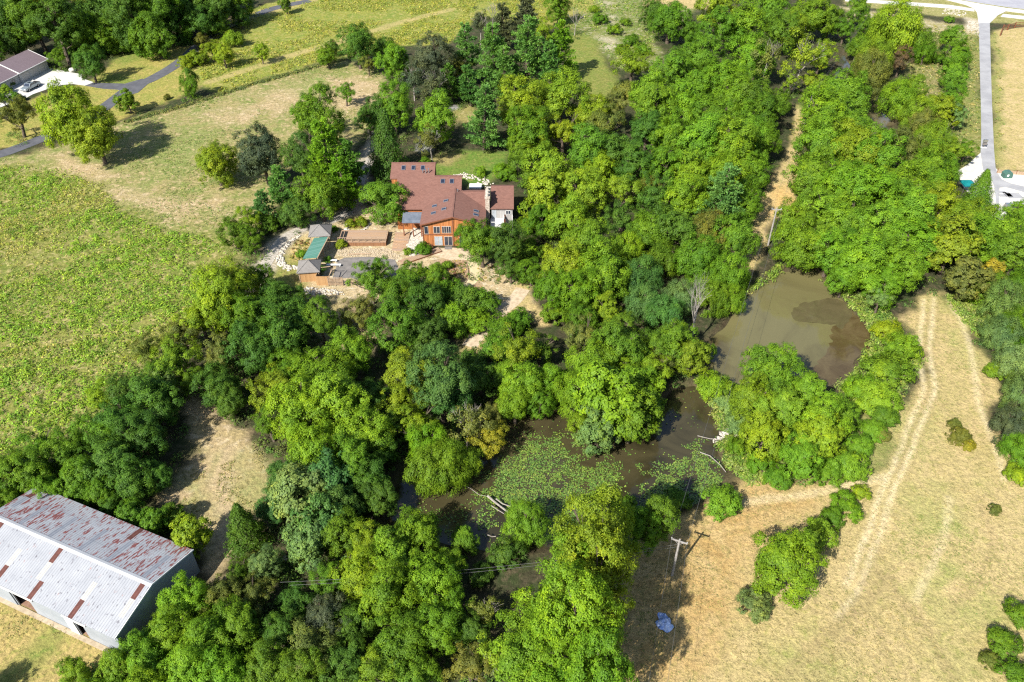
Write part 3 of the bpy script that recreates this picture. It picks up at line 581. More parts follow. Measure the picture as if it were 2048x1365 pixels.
def pavilion(px, py, half, eave, rise, label, rz, wall=False):
    o = tag(empty('pavilion', G(px, py), rz), label, 'pavilion', 'garden pavilions')
    e = half+.35; r = MB(); ap = (0, 0, eave+rise); cs = [(-e,-e,eave),(e,-e,eave),(e,e,eave),(-e,e,eave)]
    for i in range(4):
        a, c = Vector(cs[i]), Vector(cs[(i+1) % 4]); low = Vector((0, 0, -.14))
        f = MB().add([a, c, ap, a+low, c+low, Vector(ap)+low], [(0,1,2),(5,4,3),(0,3,4,1)]); f.build('roof_face', M['shingle_grey'], o)
        MB().bar(a+Vector((0,0,.04)), Vector(ap)+Vector((0,0,.04)), .14, t2=.05).build('hip_cap', M['shingle_grey'], o)
    for x in (-half, half):
        for y in (-half, half): MB().box(x-.09, x+.09, y-.09, y+.09, 0, eave+.05).build('post', M['timber'], o)
    if wall:
        MB().box(-half, half, -half-.03, -half+.03, 0, eave-.05).build('wall', M['fence'], o)
        MB().box(-half-.03, -half+.03, -half, half, 0, eave-.05).build('wall', M['fence'], o)
    return o
pavilion(644, 482, 1.75, 2.3, 1.35, 'open grey-shingled pavilion at the upper end of the green roof', .1)
pavilion(622, 553, 1.7, 2.2, 1.35, 'grey-shingled hut with plank walls at the lower end of the green roof', .12, True)
wr = px_obj('covered_walkway', G(636, 516), 'walkway under a long green metal roof between two pavilions', 'walkway'); wr.rotation_euler = (0, 0, -.10)
MB().slab([(-1.5,-3.6,2.05),(1.35,-3.6,2.5),(1.35,3.6,2.5),(-1.5,3.6,2.05)], .08).build('roof', M['green_roof'], wr)
MB().bar((1.38,-3.6,2.46), (1.38,3.6,2.46), .16).build('roof_edge', M['timber'], wr)
for y in (-3.3, 0, 3.3):
    for x in (-1.3, 1.2): MB().box(x-.08, x+.08, y-.08, y+.08, 0, 2.0 if x < 0 else 2.38).build('post', M['timber'], wr)
fn = px_obj('plank_screen', G(634, 571), 'corner screen of tall orange planks below the pavilions', 'screen')
MB().box(0, 2.5, -.05, .05, 0, 1.9).build('plank_panel', M['fence'], fn); MB().box(-.05, .05, .06, 2.8, 0, 1.9).build('plank_panel', M['fence'], fn)
MB().box(2.35, 2.45, .06, 2.6, 1.7, 1.85).build('top_rail', M['timber'], fn); MB().bar((.1, 2.7, 1.95), (2.4, 2.2, 2.6), .1).build('brace', M['timber'], fn)
MB().bar((2.4, .2, 1.9), (3.0, 2.6, 2.4), .1).build('brace', M['timber'], fn)
gt = px_obj('slatted_gate', G(657, 572), 'timber gate of horizontal slats beside the plank screen', 'gate')
for k in range(6): MB().box(.1, 2.6, -.03, .03, .2+k*.28, .36+k*.28).build('slat', M['timber'], gt)
for x in (.05, 1.35, 2.65): MB().box(x-.06, x+.06, -.06, .06, 0, 1.9).build('post', M['timber'], gt)
fr = px_obj('rail_fence', G(686, 571), 'low timber rail fence running from the slatted gate under trees', 'fence')
for x in (0, 1.6, 3.2, 4.8): MB().box(x-.05, x+.05, -.05, .05, 0, 1.1).build('post', M['timber'], fr)
for z in (.45, 1.02): MB().bar((0, 0, z), (4.8, 0, z), .09).build('rail', M['timber'], fr)
for px, py, L, lb in ((664, 524.5, 2.0, 'shorter white bench on the shaded terrace'), (668, 533.5, 2.7, 'longer white bench on the shaded terrace')):
    be = tag(empty('bench', G(px, py)), lb, 'bench', 'white terrace benches'); MB().box(-L/2, L/2, -.24, .24, .4, .47).build('seat', M['white'], be)
    for x in (-L/2+.2, L/2-.2): MB().box(x-.05, x+.05, -.2, .2, 0, .4).build('leg', M['white'], be)
lg = tag(MB().tube([G(697,509,.15), G(720,508,.17), G(741,508,.15)], [.13, .14, .11], 7).build('log', M['timber']), 'brown log lying on the pebble bed below the deck', 'log')
# boardwalk and garden edging
bw = px_obj('boardwalk', G(845, 516), 'angled tan boardwalk leading to the stone terrace', 'boardwalk')
c0 = bw.location
a, c = Vector(G(800,528))-c0, Vector(G(880,501))-c0; d = (c-a).normalized(); sv = Vector((-d.y, d.x, 0)); L = (c-a).length
nB = 26
for k in range(nB):
    p = a+d*(L*(k+.5)/nB); MB().bar(p-sv*.75+Vector((0,0,.28)), p+sv*.75+Vector((0,0,.28)), L/nB*.9, t2=.06).build('plank', M['deck'], bw)
for s_ in (-.7, .7): MB().bar(a+sv*s_+Vector((0,0,.13)), c+sv*s_+Vector((0,0,.13)), .12, t2=.2).build('joist', M['darkwood'], bw)
for pts, lb in (([(920,530),(905,533),(912,548),(898,556)], 'dark timber edging round the mulch bed'), ([(934,530),(936,545),(938,556),(930,566),(915,572)], 'tan timber edging along the sand path')):
    tag(MB().tube([G(*q, .08) for q in pts], [.09]*len(pts), 5).build('garden_edging', M['darkwood'] if 'dark' in lb else M['timber']), lb, 'edging')
ac = px_obj('spa_tub', G(951, 379), 'low white covered tub behind the house roof', 'tub')
MB().box(-1.25, 1.25, -1.0, 1.0, 0, .7).build('shell', M['offwhite'], ac); MB().box(-1.3, 1.3, -1.05, 1.05, .702, .85).build('cover', M['white'], ac)

# ---- white barn
bang = math.radians(-23.0)
BC = Vector((-40.05, 51.0, 0)); bl_, bw_, he, hr = 25.0, 11.9, 4.0, 5.45
barn = tag(empty('barn', BC, bang), 'long white metal barn with rust-streaked far roof slope', 'barn')
# local: x from 0 (right gable) to -bl_ ; y from -bw_/2 (near eave) to bw_/2
hw_ = bw_/2
def barn_metal(name, rust_lo, rust_hi, spots, dark):
    m, n, b = new_mat(name); p = mapping(n, pos(n), (0, 0, -bang))
    base = ramp(n, noise(n, .5, 6, .6, p), [(.3, (.235, .243, .262)), (.7, (.295, .303, .318))])
    # rust grows in streaks that run down the sheets
    st = noise(n, 1.0, 5, .62, mapping(n, p, (0, 0, 0), (3.8, .95, .95)))
    big = noise(n, .35, 3, .5, p)
    ad = nd(n, 'ShaderNodeMath', operation='MULTIPLY_ADD'); n.links.new(big, ad.inputs[0]); ad.inputs[1].default_value = .25; n.links.new(st, ad.inputs[2])
    rm = ramp(n, ad.outputs[0], [(rust_lo, (0, 0, 0)), (rust_hi, (1, 1, 1))])
    rc = ramp(n, noise(n, 5, 3, .6, p), [(.35, dark), (.7, tuple(x*1.7 for x in dark))])
    c = mix(n, rm, base, rc)
    if spots:
        vo = n.nodes.new('ShaderNodeTexNoise'); vo.inputs['Scale'].default_value = 1; vo.inputs['Detail'].default_value = 1
        n.links.new(mapping(n, p, (0, 0, 0), (3.4, 1.7, 1)), vo.inputs['Vector'])
        c = mix(n, ramp(n, vo.outputs[0], [(.66, (0, 0, 0)), (.71, (.75, .75, .75))]), c, (.11, .105, .12))
    n.links.new(c, b.inputs['Base Color']); b.inputs['Roughness'].default_value = .45; b.inputs['Metallic'].default_value = .15
    b.inputs['Specular IOR Level'].default_value = .4
    return m
M['metal_far'] = barn_metal('rust_streaked_roof_sheet', (.655), .69, False, (.13, .045, .04))
M['metal_near'] = barn_metal('spotted_white_roof_sheet', (.79), .82, True, (.2, .12, .11))
M['fibre'] = plain('grey_translucent_sheet', (.22, .235, .27), (.27, .285, .32), 1.5, .4)
M['fibre_near'] = plain('cream_sheet', (.40, .395, .37), (.44, .435, .41), 1.5, .4)
M['barn_wall'] = plain('bluish_white_wall_sheet', (.27, .30, .34), (.33, .36, .40), .7, .5)
M['trim_metal'] = plain('light_metal_trim', (.40, .41, .43), (.46, .47, .49), 1.2, .5)
NC, NT = 37, 3
sl_len = math.hypot(hw_+.25, hr-he); pw = bl_/NC; ang = math.atan2(hr-he, hw_)
pl = (sl_len)/NT
def panel_mesh(nm):
    mb = MB(); n_ = 12; V = []; prof = []
    for k in range(n_+1):
        x = pw*k/n_; prof.append((x, .035 if k % 6 == 3 else .0))
    for y in (0, pl+.03): V += [(x, y, z) for x, z in prof]
    Fq = [(i, i+1, n_+2+i, n_+1+i) for i in range(n_)]
    mb.add(V, Fq)
    return mb.mesh(nm, False)
pmesh = {}
def panel(side, col, tier):
    if side < 0: mk = {(3, 2): 'rust', (17, 2): 'rust', (35, 2): 'rust', (10, 0): 'rust', (18, 0): 'rust', (27, 0): 'rust'}.get((col, tier)) or {(17, 1): 'fibre_near', (27, 1): 'fibre_near', (10, 1): 'fibre_near', (35, 1): 'fibre_near'}.get((col, tier)) or 'metal_near'
    else: mk = {(1, 0): 'rust', (25, 0): 'rust'}.get((col, tier)) or ('fibre' if (col, tier) in ((1, 1), (6, 2), (6, 1), (13, 1), (13, 2), (20, 1), (20, 2), (26, 1), (26, 2), (34, 1), (34, 2)) else 'metal_far')
    if mk not in pmesh:
        pmesh[mk] = panel_mesh('roof_panel'); pmesh[mk].materials.append(M[mk])
    o = link('roof_panel', pmesh[mk], None, barn)
    x0 = -bl_+col*pw
    # eave-side start, running up the slope
    if side < 0: o.location = (x0, -hw_-.25, he-.06+.012*tier); o.rotation_euler = (ang, 0, 0)
    else: o.location = (x0+pw, hw_+.25, he-.06+.012*tier); o.rotation_euler = (ang, 0, math.pi)
    o.location = Vector(o.location)+o.rotation_euler.to_matrix() @ Vector((0, tier*pl, 0))
    if mk == 'rust': o['label'] = 'dark red rusted sheet'
    elif mk.startswith('fibre'): o['label'] = 'plain replacement sheet without rust'
for side in (-1, 1):
    for c_ in range(NC):
        for t_ in range(NT): panel(side, c_, t_)
MB().add([(.05,-.34,hr-.02),(.05,0,hr+.09),(.05,.34,hr-.02),(-bl_-.05,-.34,hr-.02),(-bl_-.05,0,hr+.09),(-bl_-.05,.34,hr-.02)], [(0,1,4,3),(1,2,5,4)]).build('ridge_cap', M['trim_metal'], barn)
for s_ in (-1, 1): MB().bar((.03, s_*(hw_+.25), he-.07), (.03, 0, hr+.03), .07, t2=.2).build('verge_trim', M['white'], barn)
MB().prism([(-hw_,-.2),(-hw_,he-.12),(0,hr-.1),(hw_,he-.12),(hw_,-.2)], 'x', -.12, 0).build('wall', M['barn_wall'], barn)
MB().prism([(-hw_,-.2),(-hw_,he-.12),(0,hr-.1),(hw_,he-.12),(hw_,-.2)], 'x', -bl_, -bl_+.12).build('wall', M['barn_wall'], barn)
MB().box(-bl_+.121, -.121, hw_-.12, hw_, -.2, he-.12).build('wall', M['barn_wall'], barn)
fx = [(-bl_+.121, -16.2), (-13.4, -6.6), (-5.4, -.121)]
for a, c in fx: MB().box(a, c, -hw_, -hw_+.12, -.2, he-.12).build('wall', M['barn_wall'], barn)
for a, c in ((-16.2, -13.4), (-6.6, -5.4)):
    MB().box(a, c, -hw_, -hw_+.12, 2.9, he-.12).build('wall', M['barn_wall'], barn)
MB().box(-20.0, -12.6, -hw_-.16, -hw_-.04, 2.98, 3.2).build('door_track', M['white'], barn)
MB().box(-8.2, -4.7, -hw_-.16, -hw_-.04, 2.98, 3.16).build('door_track', M['white'], barn)
MB().box(-19.4, -16.4, -hw_-.12, -hw_-.04, 0, 2.96).build('sliding_door', M['barn_wall'], barn)
MB().box(-8.0, -6.7, -hw_-.12, -hw_-.04, 0, 2.96).build('sliding_door', M['white'], barn)
MB().box(-bl_+3.2, -bl_+4.1, -hw_-.03, -hw_-.005, 1.6, 2.3).build('window', M['glass'], barn)
MB().box(-bl_+.15, -.15, -hw_+.14, hw_-.14, 0, .05).build('floor', M['mulch'], barn)  # floor added and coloured dark so the door openings read as shaded
MB().box(-bl_-.3, .1, -hw_-.6, -hw_-.03, .0, .06).build('footing', M['pebble'], barn)

# ---- neighbouring garage house
nang = math.atan2(10.3, 2.6)
nb = tag(empty('garage_house', (-134.2, 212.4, 0), nang), 'low house with purple-grey shingle roof and three garage doors', 'house')
# local x along the eave (front, to the right/back), local +y behind
LN, DP = 10.9, 5.2
zr = 4.9
MB().slab([(-.2,-.5,2.75),(LN+.3,-.5,2.75),(LN+.3,DP,zr),(-.2,DP,zr)], .18).build('roof', M['shingle_purple'], nb)
MB().slab([(-.2,DP+.005,zr),(LN+.3,DP+.005,zr),(LN+.3,2*DP+.5,2.75),(-.2,2*DP+.5,2.75)], .18).build('roof', M['shingle_purple'], nb)
MB().slab([(-16,-.1,2.55),(-.205,-.1,2.55),(-.205,DP,zr-.18),(-16,DP,zr-.18)], .18).build('roof', M['shingle_purple'], nb)
MB().slab([(-16,DP+.005,zr-.18),(-.205,DP+.005,zr-.18),(-.205,2*DP+.1,2.55),(-16,2*DP+.1,2.55)], .18).build('roof', M['shingle_purple'], nb)
MB().prism([(0,0),(0,2.55),(DP,zr-.22),(2*DP,2.55),(2*DP,0)], 'x', 0, LN).build('wall', M['offwhite'], nb)
MB().prism([(.4,0),(.4,2.4),(DP,zr-.4),(2*DP-.4,2.4),(2*DP-.4,0)], 'x', -15.8, -.01).build('wall', M['offwhite'], nb)
for a, c, y in ((-.2, LN+.3, -.55), (-16, -.25, -.15)): MB().box(a, c, y-.1, y+.04, 2.5+(.1 if y < -.3 else -.1), 2.72+(.05 if y < -.3 else -.15)).build('gutter', M['white'], nb)
for a in ((LN+.32,-.5,2.72), (-.21,-.5,2.72)): MB().bar(a, (a[0], DP, zr-.03), .1, t2=.24).build('verge_trim', M['white'], nb)
for i in range(3):
    x = .55+i*3.45; g = MB().box(x, x+2.85, -.07, -.015, 0, 2.15).build('garage_door', M['garage_door'], nb)
    for k in range(3): MB().box(x+.05, x+2.8, -.085, -.072, .06+k*.7, .06+k*.7+.62).build('door_panel', M['garage_door'], g)
    MB().box(x-.12, x-.02, -.1, -.012, 0, 2.3).build('door_trim', M['white'], nb)
window(nb, (-2.2, .38, 1.3), 1.5, 1.2, bars=1); window(nb, (-6.5, .38, 1.3), 1.5, 1.2, bars=1)

# ---- pickup truck
def truck():
    o = tag(empty('pickup_truck', G(63, 178), math.atan2(*( (G(80,163)-G(46,181)).yx ))), 'silver-blue pickup truck parked on the pale concrete apron', 'truck')
    o.rotation_euler.z += math.pi   # nose towards the planting
    side = [(2.75,.45),(2.85,.75),(2.8,1.0),(1.35,1.12),(.75,1.72),(-.75,1.76),(-1.05,1.15),(-2.8,1.12),(-2.85,.55),(-2.6,.42)]
    b = MB().prism(side, 'y', -.92, .92).build('body', M['car'], o)
    md = b.modifiers.new('bevel', 'BEVEL'); md.width = .07; md.segments = 2
    MB().box(-2.7, -1.15, -.78, .78, 1.1, 1.145).build('truck_bed', M['black'], o)
    MB().add([(1.36,-.78,1.17),(1.36,.78,1.17),(.8,.72,1.70),(.8,-.72,1.70)], [(0,1,2,3)]).build('windscreen', M['glass'], o)
    MB().add([(-.82,-.72,1.70),(-.82,.72,1.70),(-1.06,.78,1.2),(-1.06,-.78,1.2)], [(0,1,2,3)]).build('rear_window', M['glass'], o)
    for s_ in (-1, 1):
        MB().prism([(1.15,1.2),(.72,1.63),(.1,1.66),(.1,1.2)], 'y', s_*.925-.006, s_*.925+.006).build('side_window', M['glass'], o)
        MB().prism([(.02,1.2),(.02,1.66),(-.7,1.66),(-.9,1.2)], 'y', s_*.925-.006, s_*.925+.006).build('side_window', M['glass'], o)
        MB().box(2.74, 2.86, s_*.62-.18, s_*.62+.18, .72, .92).build('headlight', M['white'], o)
        MB().box(.95, 1.15, s_*1.02-.1, s_*1.02+.1, 1.12, 1.3).build('mirror', M['black'], o)
        for x in (1.75, -1.75):
            wl = MB().tube([(x, s_*.74, .38), (x, s_*.96, .38)], [.39, .39], 14).build('wheel', M['rubber'], o)
            MB().tube([(x, s_*.961, .38), (x, s_*.975, .38)], [.22, .2], 10).build('rim', M['pipe'], wl)
    MB().box(-.35, .35, -.4, .4, 1.765, 1.78).build('sunroof', M['glass'], o)
    MB().box(2.8, 2.95, -.88, .88, .42, .62).build('bumper', M['pipe'], o); MB().box(-2.98, -2.84, -.88, .88, .45, .65).build('bumper', M['pipe'], o)
truck()
rock = tag(MB().add(*(lambda r=random.Random(4): ([(math.cos(a)*1.1*q+r.uniform(-.1,.1), math.sin(a)*.7*q+r.uniform(-.1,.1), z) for z, q in ((0,1),(.5,.95),(.8,.5)) for a in [i*math.pi/4 for i in range(8)]], [(i, (i+1) % 8, 8+(i+1) % 8, 8+i) for i in range(8)]+[(8+i, 8+(i+1) % 8, 16+(i+1) % 8, 16+i) for i in range(8)]+[tuple(range(16,24))]))()).build('boulder', M['limegravel'], None, G(145,142)), 'white boulder at the corner of the apron', 'boulder')

# ---- poles and wires
def pole(base, top, label, arm=1.0, adir=(1, -.25, 0), name='utility_pole'):
    b = Vector(base); t = Vector(top); o = tag(empty(name, b), label, 'utility pole', 'utility poles')
    MB().tube([(0, 0, -.3), (t-b)*.5, t-b], [.17, .15, .11], 8).build('shaft', M['pole'], o)
    ends = []
    if arm:
        a = Vector(adir).normalized()*arm; q = t-b-Vector((0, 0, .35))
        MB().bar(q-a, q+a, .12, t2=.14).build('crossarm', M['pole'], o)
        for e in (q-a*.95, q+a*.95):
            MB().tube([e+Vector((0,0,.06)), e+Vector((0,0,.18)), e+Vector((0,0,.26))], [.05, .08, .04], 6).build('insulator', M['white'], o); ends.append(b+e+Vector((0,0,.26)))
        MB().bar(q-a*.6, q-Vector((0,0,.6)), .05).build('brace', M['pole'], o); MB().bar(q+a*.6, q-Vector((0,0,.6)), .05).build('brace', M['pole'], o)
    else: ends = [t, t-Vector((0, 0, .6))]
    return ends
b1 = G(1344, 1151); t1 = (b1.x, b1.y, 7.0)
E1 = pole(b1, t1, 'grey utility pole with crossarm standing in the trees\' shadow', .95, (1, -.42, 0))
t2 = G(1554, 416, 8.2); E2 = pole((t2.x, t2.y, 0), t2, 'utility pole with crossarm half hidden by trees beside the trail', .9, (1, -.1, 0))
b3 = G(1609, 249); E3 = pole(b3, (b3.x+.1, b3.y, 8.0), 'tall bleached pole without crossarm at the upper end of the trail', 0)
def wire(a, c, sag, label, r=.014):
    a, c = Vector(a), Vector(c); k = 16
    pts = [a.lerp(c, i/k)-Vector((0, 0, sag*4*(i/k)*(1-i/k))) for i in range(k+1)]
    tag(MB().tube(pts, [r]*(k+1), 4, False).build('power_line', M['wire']), label, 'power line', 'power lines')
sd_ = ('left', 'right')
dvec = Vector(E1[0])-Vector(E2[0])
for i in (0, 1):
    wire(E1[i], E2[i], 1.2, f'{sd_[i]} wire spanning the ponds between crossarm poles')
    wire(E2[i], E3[i], .8, f'{sd_[i]} wire over the trail to the bleached pole')
    e = Vector(E1[i])+Vector((-13+i*.0, -45, 1.0)); wire(E1[i], e, .6, f'{sd_[i]} wire dropping past the blue tarp')
    wire(Vector(t1)-Vector((0,0,.9+.45*i)), Vector(G(560+20*i, 1165+6*i, 5.0)), 1.0, f'{("upper","lower")[i]} service wire running towards the barn')
    wire(E3[i], Vector(G(1775, -30, 8.0))+Vector((0, 0, -.6*i)), 1.0, f'{("upper","lower")[i]} wire from the bleached pole towards the highway')

# ---- things by the lane
ub = tag(empty('utility_cabinet', G(2012, 355)), 'dark green utility cabinet on the white gravel strip', 'cabinet')
MB().prism([(-.9,0),(-.9,1.1),(-.4,1.5),(.5,1.5),(.9,1.0),(.9,0)], 'y', -.7, .7).build('housing', M['utility_green'], ub); MB().box(-.35, .05, -.73, -.71, .5, 1.0).build('notice', M['white'], ub)
MB().box(-1.1, 1.1, -.9, .9, 0, .08).build('plinth', M['concrete'], ub)
ct = tag(empty('canopy_tent', G(1930, 383)), 'small teal canopy tent under the trees by the gravel pad', 'tent')
for i, (a, c) in enumerate((((-1.3,-1.3),(1.3,-1.3)),((1.3,-1.3),(1.3,1.3)),((1.3,1.3),(-1.3,1.3)),((-1.3,1.3),(-1.3,-1.3)))):
    MB().add([(*a,2.0),(*c,2.0),(0,0,2.7),(*a,1.75),(*c,1.75)], [(0,1,2),(3,4,1,0)]).build('canopy_side', M['teal'], ct)
for x in (-1.25, 1.25):
    for y in (-1.25, 1.25): MB().box(x-.03, x+.03, y-.03, y+.03, 0, 2.0).build('leg', M['pipe'], ct)
mp = tag(empty('meter_post', G(1966, 296)), 'dark grey meter post with boxes at the lane edge', 'post')
MB().box(-.08, .08, -.08, .08, 0, 2.2).build('post', M['slate'], mp); MB().box(-.5, .45, -.2, .2, 1.5, 2.1).build('meter_box', M['pipe'], mp); MB().box(-.4, .5, -.22, .18, .75, 1.3).build('meter_box', M['slate'], mp)
MB().box(-.6, .7, -.3, .3, .04, .14).build('base', M['concrete'], mp)
fb = tag(empty('rail_fence', G(2001, 72)), 'dark brown post and rail fence at the corner of the hay field', 'fence')
fp = [Vector(G(*q))-fb.location for q in ((2000,72),(2004,62),(2014,61),(2028,57),(2050,55),(2080,54))]
for p_ in fp: MB().box(p_.x-.12, p_.x+.12, p_.y-.12, p_.y+.12, 0, 1.9).build('post', M['darkwood'], fb)
for a, c in zip(fp, fp[1:]):
    for z in (.5, 1.1, 1.65): MB().bar(a+Vector((0,0,z)), c+Vector((0,0,z)), .1, t2=.16).build('rail', M['darkwood'], fb)
sf = tag(empty('silt_fence', G(2020, 350)), 'long brown silt fence along the field edge', 'fence')
MB().bar((-2.5,.9,.4), (9,-1.5,.4), .05, t2=.8).build('fabric', M['timber'], sf)
for k in range(7): p_ = Vector((-2.5,.9,0)).lerp(Vector((9,-1.5,0)), k/6); MB().box(p_.x-.05, p_.x+.05, p_.y-.05, p_.y+.05, 0, 1.1).build('stake', M['darkwood'], sf)
for (px, py, L, W_), lb in zip(((2004,385,.75,.5), (2005,392,.7,.5), (2015,390,.7,1.0), (2028,392.5,1.5,1.1)), ('upper small grey paving slab in the white yard', 'lower small grey paving slab in the white yard', 'square grey slab in the white yard', 'longest grey slab in the white yard')):
    tag(MB().box(-L, L, -W_, W_, .0, .1).build('paving_slab', M['lane'], None, G(px, py)), lb, 'slab', 'slabs in the white yard')
sk = tag(empty('flatbed_trailer', G(2034, 421)), 'dark low trailer parked in the white yard', 'trailer')
MB().box(-2.6, 2.6, -1, 1, .6, .75).build('bed', M['slate'], sk)
for x in (-.5, .6):
    for y in (-1.05, 1.05): MB().tube([(x, y-.1, .35), (x, y+.1, .35)], [.35, .35], 12).build('wheel', M['rubber'], sk)
MB().bar((2.6,0,.65), (4.0,0,.5), .12).build('drawbar', M['slate'], sk); MB().box(-2.5, -1.2, -.9, .9, .75, 1.3).build('crate', M['pipe'], sk)
# blue tarp over a heap in the shade
rng = np.random.default_rng(5); k = 22
gxx, gyy = np.meshgrid(np.linspace(-1.5, 1.5, k), np.linspace(-1.9, 1.9, k)); rr = np.hypot(gxx/1.5, gyy/1.9)
zz = np.clip(.55*(1-rr**2), .05, 2)+(fbm(gxx+9, gyy+9, 1.3, 2)-.5)*.9*(rr < .95)+.03
ed = .95-.5*vnoise(np.arctan2(gyy, gxx)*2+7, rr*0, 4); gxx, gyy = gxx*ed/np.maximum(1, rr*1.05), gyy*ed/np.maximum(1, rr*1.05)
ii = np.arange(k*k).reshape(k, k); ff = np.stack([ii[:-1,:-1], ii[:-1,1:], ii[1:,1:], ii[1:,:-1]], -1).reshape(-1, 4)
tag(link('tarp', mesh_np('tarp', np.stack([gxx, gyy, np.maximum(zz, .04)], -1).reshape(-1, 3), ff), M['tarp'], None, G(1330, 1248)), 'crumpled blue tarp over a heap in the deep shade', 'tarp')
# ------------------------------------------------------------------ vegetation
def leaf_quads(P, N, size, rng, ratio=.62, axis=None, axis_amt=0.0):
    """diamond leaves at P with normals N"""
    n_ = len(P); r = rng.normal(size=(n_, 3))
    if axis is not None: r = r*(1-axis_amt)+axis*axis_amt*2
    u = nrm(r-(r*N).sum(1, keepdims=True)*N); w_ = np.cross(N, u)
    s = size[:, None]; V = np.stack([P-u*s, P+w_*s*ratio+N*s*.12, P+u*s, P-w_*s*ratio+N*s*.12], 1).reshape(-1, 3)
    return V, np.arange(n_*4).reshape(n_, 4)
def rnd_dirs(n_, rng, low=-1.0):
    z = rng.uniform(low, 1, n_); a = rng.uniform(0, 2*np.pi, n_); r = np.sqrt(np.maximum(0, 1-z*z))
    return np.stack([r*np.cos(a), r*np.sin(a), z], 1)
def crown(name, seed, a=.95, hc=1.5, nl=44, lr=(.16, .36), nleaf=20000, ls=.032, low=-.6, inner=.25, env=.25, droop=0., sub=17, tight=.17, ratio=.6, flat=.9, rag=.3):
    rng = np.random.default_rng(seed)
    D = rnd_dirs(nl, rng, low); ra = rng.uniform(lr[0], lr[1], nl)
    for _ in range(10):      # spread the lobes apart
        d = D[:, None]-D[None]; q = (d**2).sum(-1)+np.eye(nl); D = nrm(D+.02*(d/q[..., None]).sum(1)/nl*6); D[:, 2] = np.maximum(D[:, 2], low)
    e = 1+env*(np.sin(D[:, 0]*3.1+seed)+np.sin(D[:, 1]*2.7+seed*2)+np.sin(D[:, 2]*3.3+seed*3)+rng.normal(0, .8, nl))/2.2
    rad = np.where(rng.random(nl) < inner, rng.uniform(.35, .7, nl), rng.uniform(.82, 1, nl))
    C = D*(np.minimum(e, 1.14)*rad-ra*.75)[:, None]*np.array([1, 1, a])
    # sprays of leaves on every lobe, some reaching out, some set back
    SD = nrm(rnd_dirs(nl*sub, rng).reshape(nl, sub, 3)+.6*nrm(C)[:, None]+np.array([0, 0, .3])); SL = rng.uniform(1-rag*1.3, 1+rag*.6, (nl, sub))
    sv = rng.normal(0, .12, (nl, sub)); lv = rng.normal(0, .13, nl)
    lob = rng.choice(nl, nleaf, p=ra**2/(ra**2).sum()); k = rng.integers(0, sub, nleaf); sdv = SD[lob, k]
    g = rng.normal(0, tight, (nleaf, 3)); g -= sdv*np.abs((g*sdv).sum(1, keepdims=True))*.4
    off = sdv*SL[lob, k][:, None]+g; off[:, 2] *= flat
    P = C[lob]+ra[lob][:, None]*off
    if droop: P[:, 2] -= droop*rng.random(nleaf)**2*.5
    N = nrm(sdv*.7+.35*nrm(P*np.array([1, 1, 1/a]))+g/tight*.22+np.array([0, 0, .4])+rng.normal(0, .3, (nleaf, 3)))
    P[:, 2] += hc; P[:, 2] = np.maximum(P[:, 2], .03)
    sz = ls*rng.uniform(.55, 1.35, nleaf)
    V, Fq = leaf_quads(P, N, sz, rng, ratio, np.array([0, 0, -1.0]) if droop else None, .75 if droop else 0)
    v = np.clip(.42+lv[lob]+sv[lob, k]+rng.normal(0, .17, nleaf), 0, 1)
    me = mesh_np(name, V, Fq, face_attr={'v': v}); me.materials.append(M['leaf'])
    return me, C+np.array([0, 0, hc]), ra
def trunk_mesh(name, C, hc, seed, r0=.07, nlimb=9, mat='bark'):
    rng = random.Random(seed); mb = MB(); top = hc*1.05
    bend = (rng.uniform(-.08, .08), rng.uniform(-.08, .08))
    tp = [(0, 0, -.03), (bend[0]*.4, bend[1]*.4, hc*.35), (bend[0], bend[1], hc*.75), (bend[0]*1.3, bend[1]*1.3, top)]
    mb.tube(tp, [r0*1.25, r0, r0*.7, r0*.25], 8)
    idx = list(range(len(C))); rng.shuffle(idx)
    for i in idx[:nlimb]:
        c = Vector(C[i]); z0 = min(max(.35*hc, c.z-.55), top*.9); t = z0/top
        s = Vector((bend[0]*t*1.2, bend[1]*t*1.2, z0)); mid = s.lerp(c, .5)+Vector((rng.uniform(-.06, .06), rng.uniform(-.06, .06), -.05))
        mb.tube([s, mid, c], [r0*.45, r0*.3, r0*.08], 5)
        for _ in range(2):
            q = c+Vector((rng.uniform(-.25, .25), rng.uniform(-.25, .25), rng.uniform(0, .25))); mb.tube([mid, mid.lerp(q, .6)+Vector((0, 0, .03)), q], [r0*.2, r0*.12, r0*.04], 4)
    me = mb.mesh(name, False); me.materials.append(M[mat]); return me
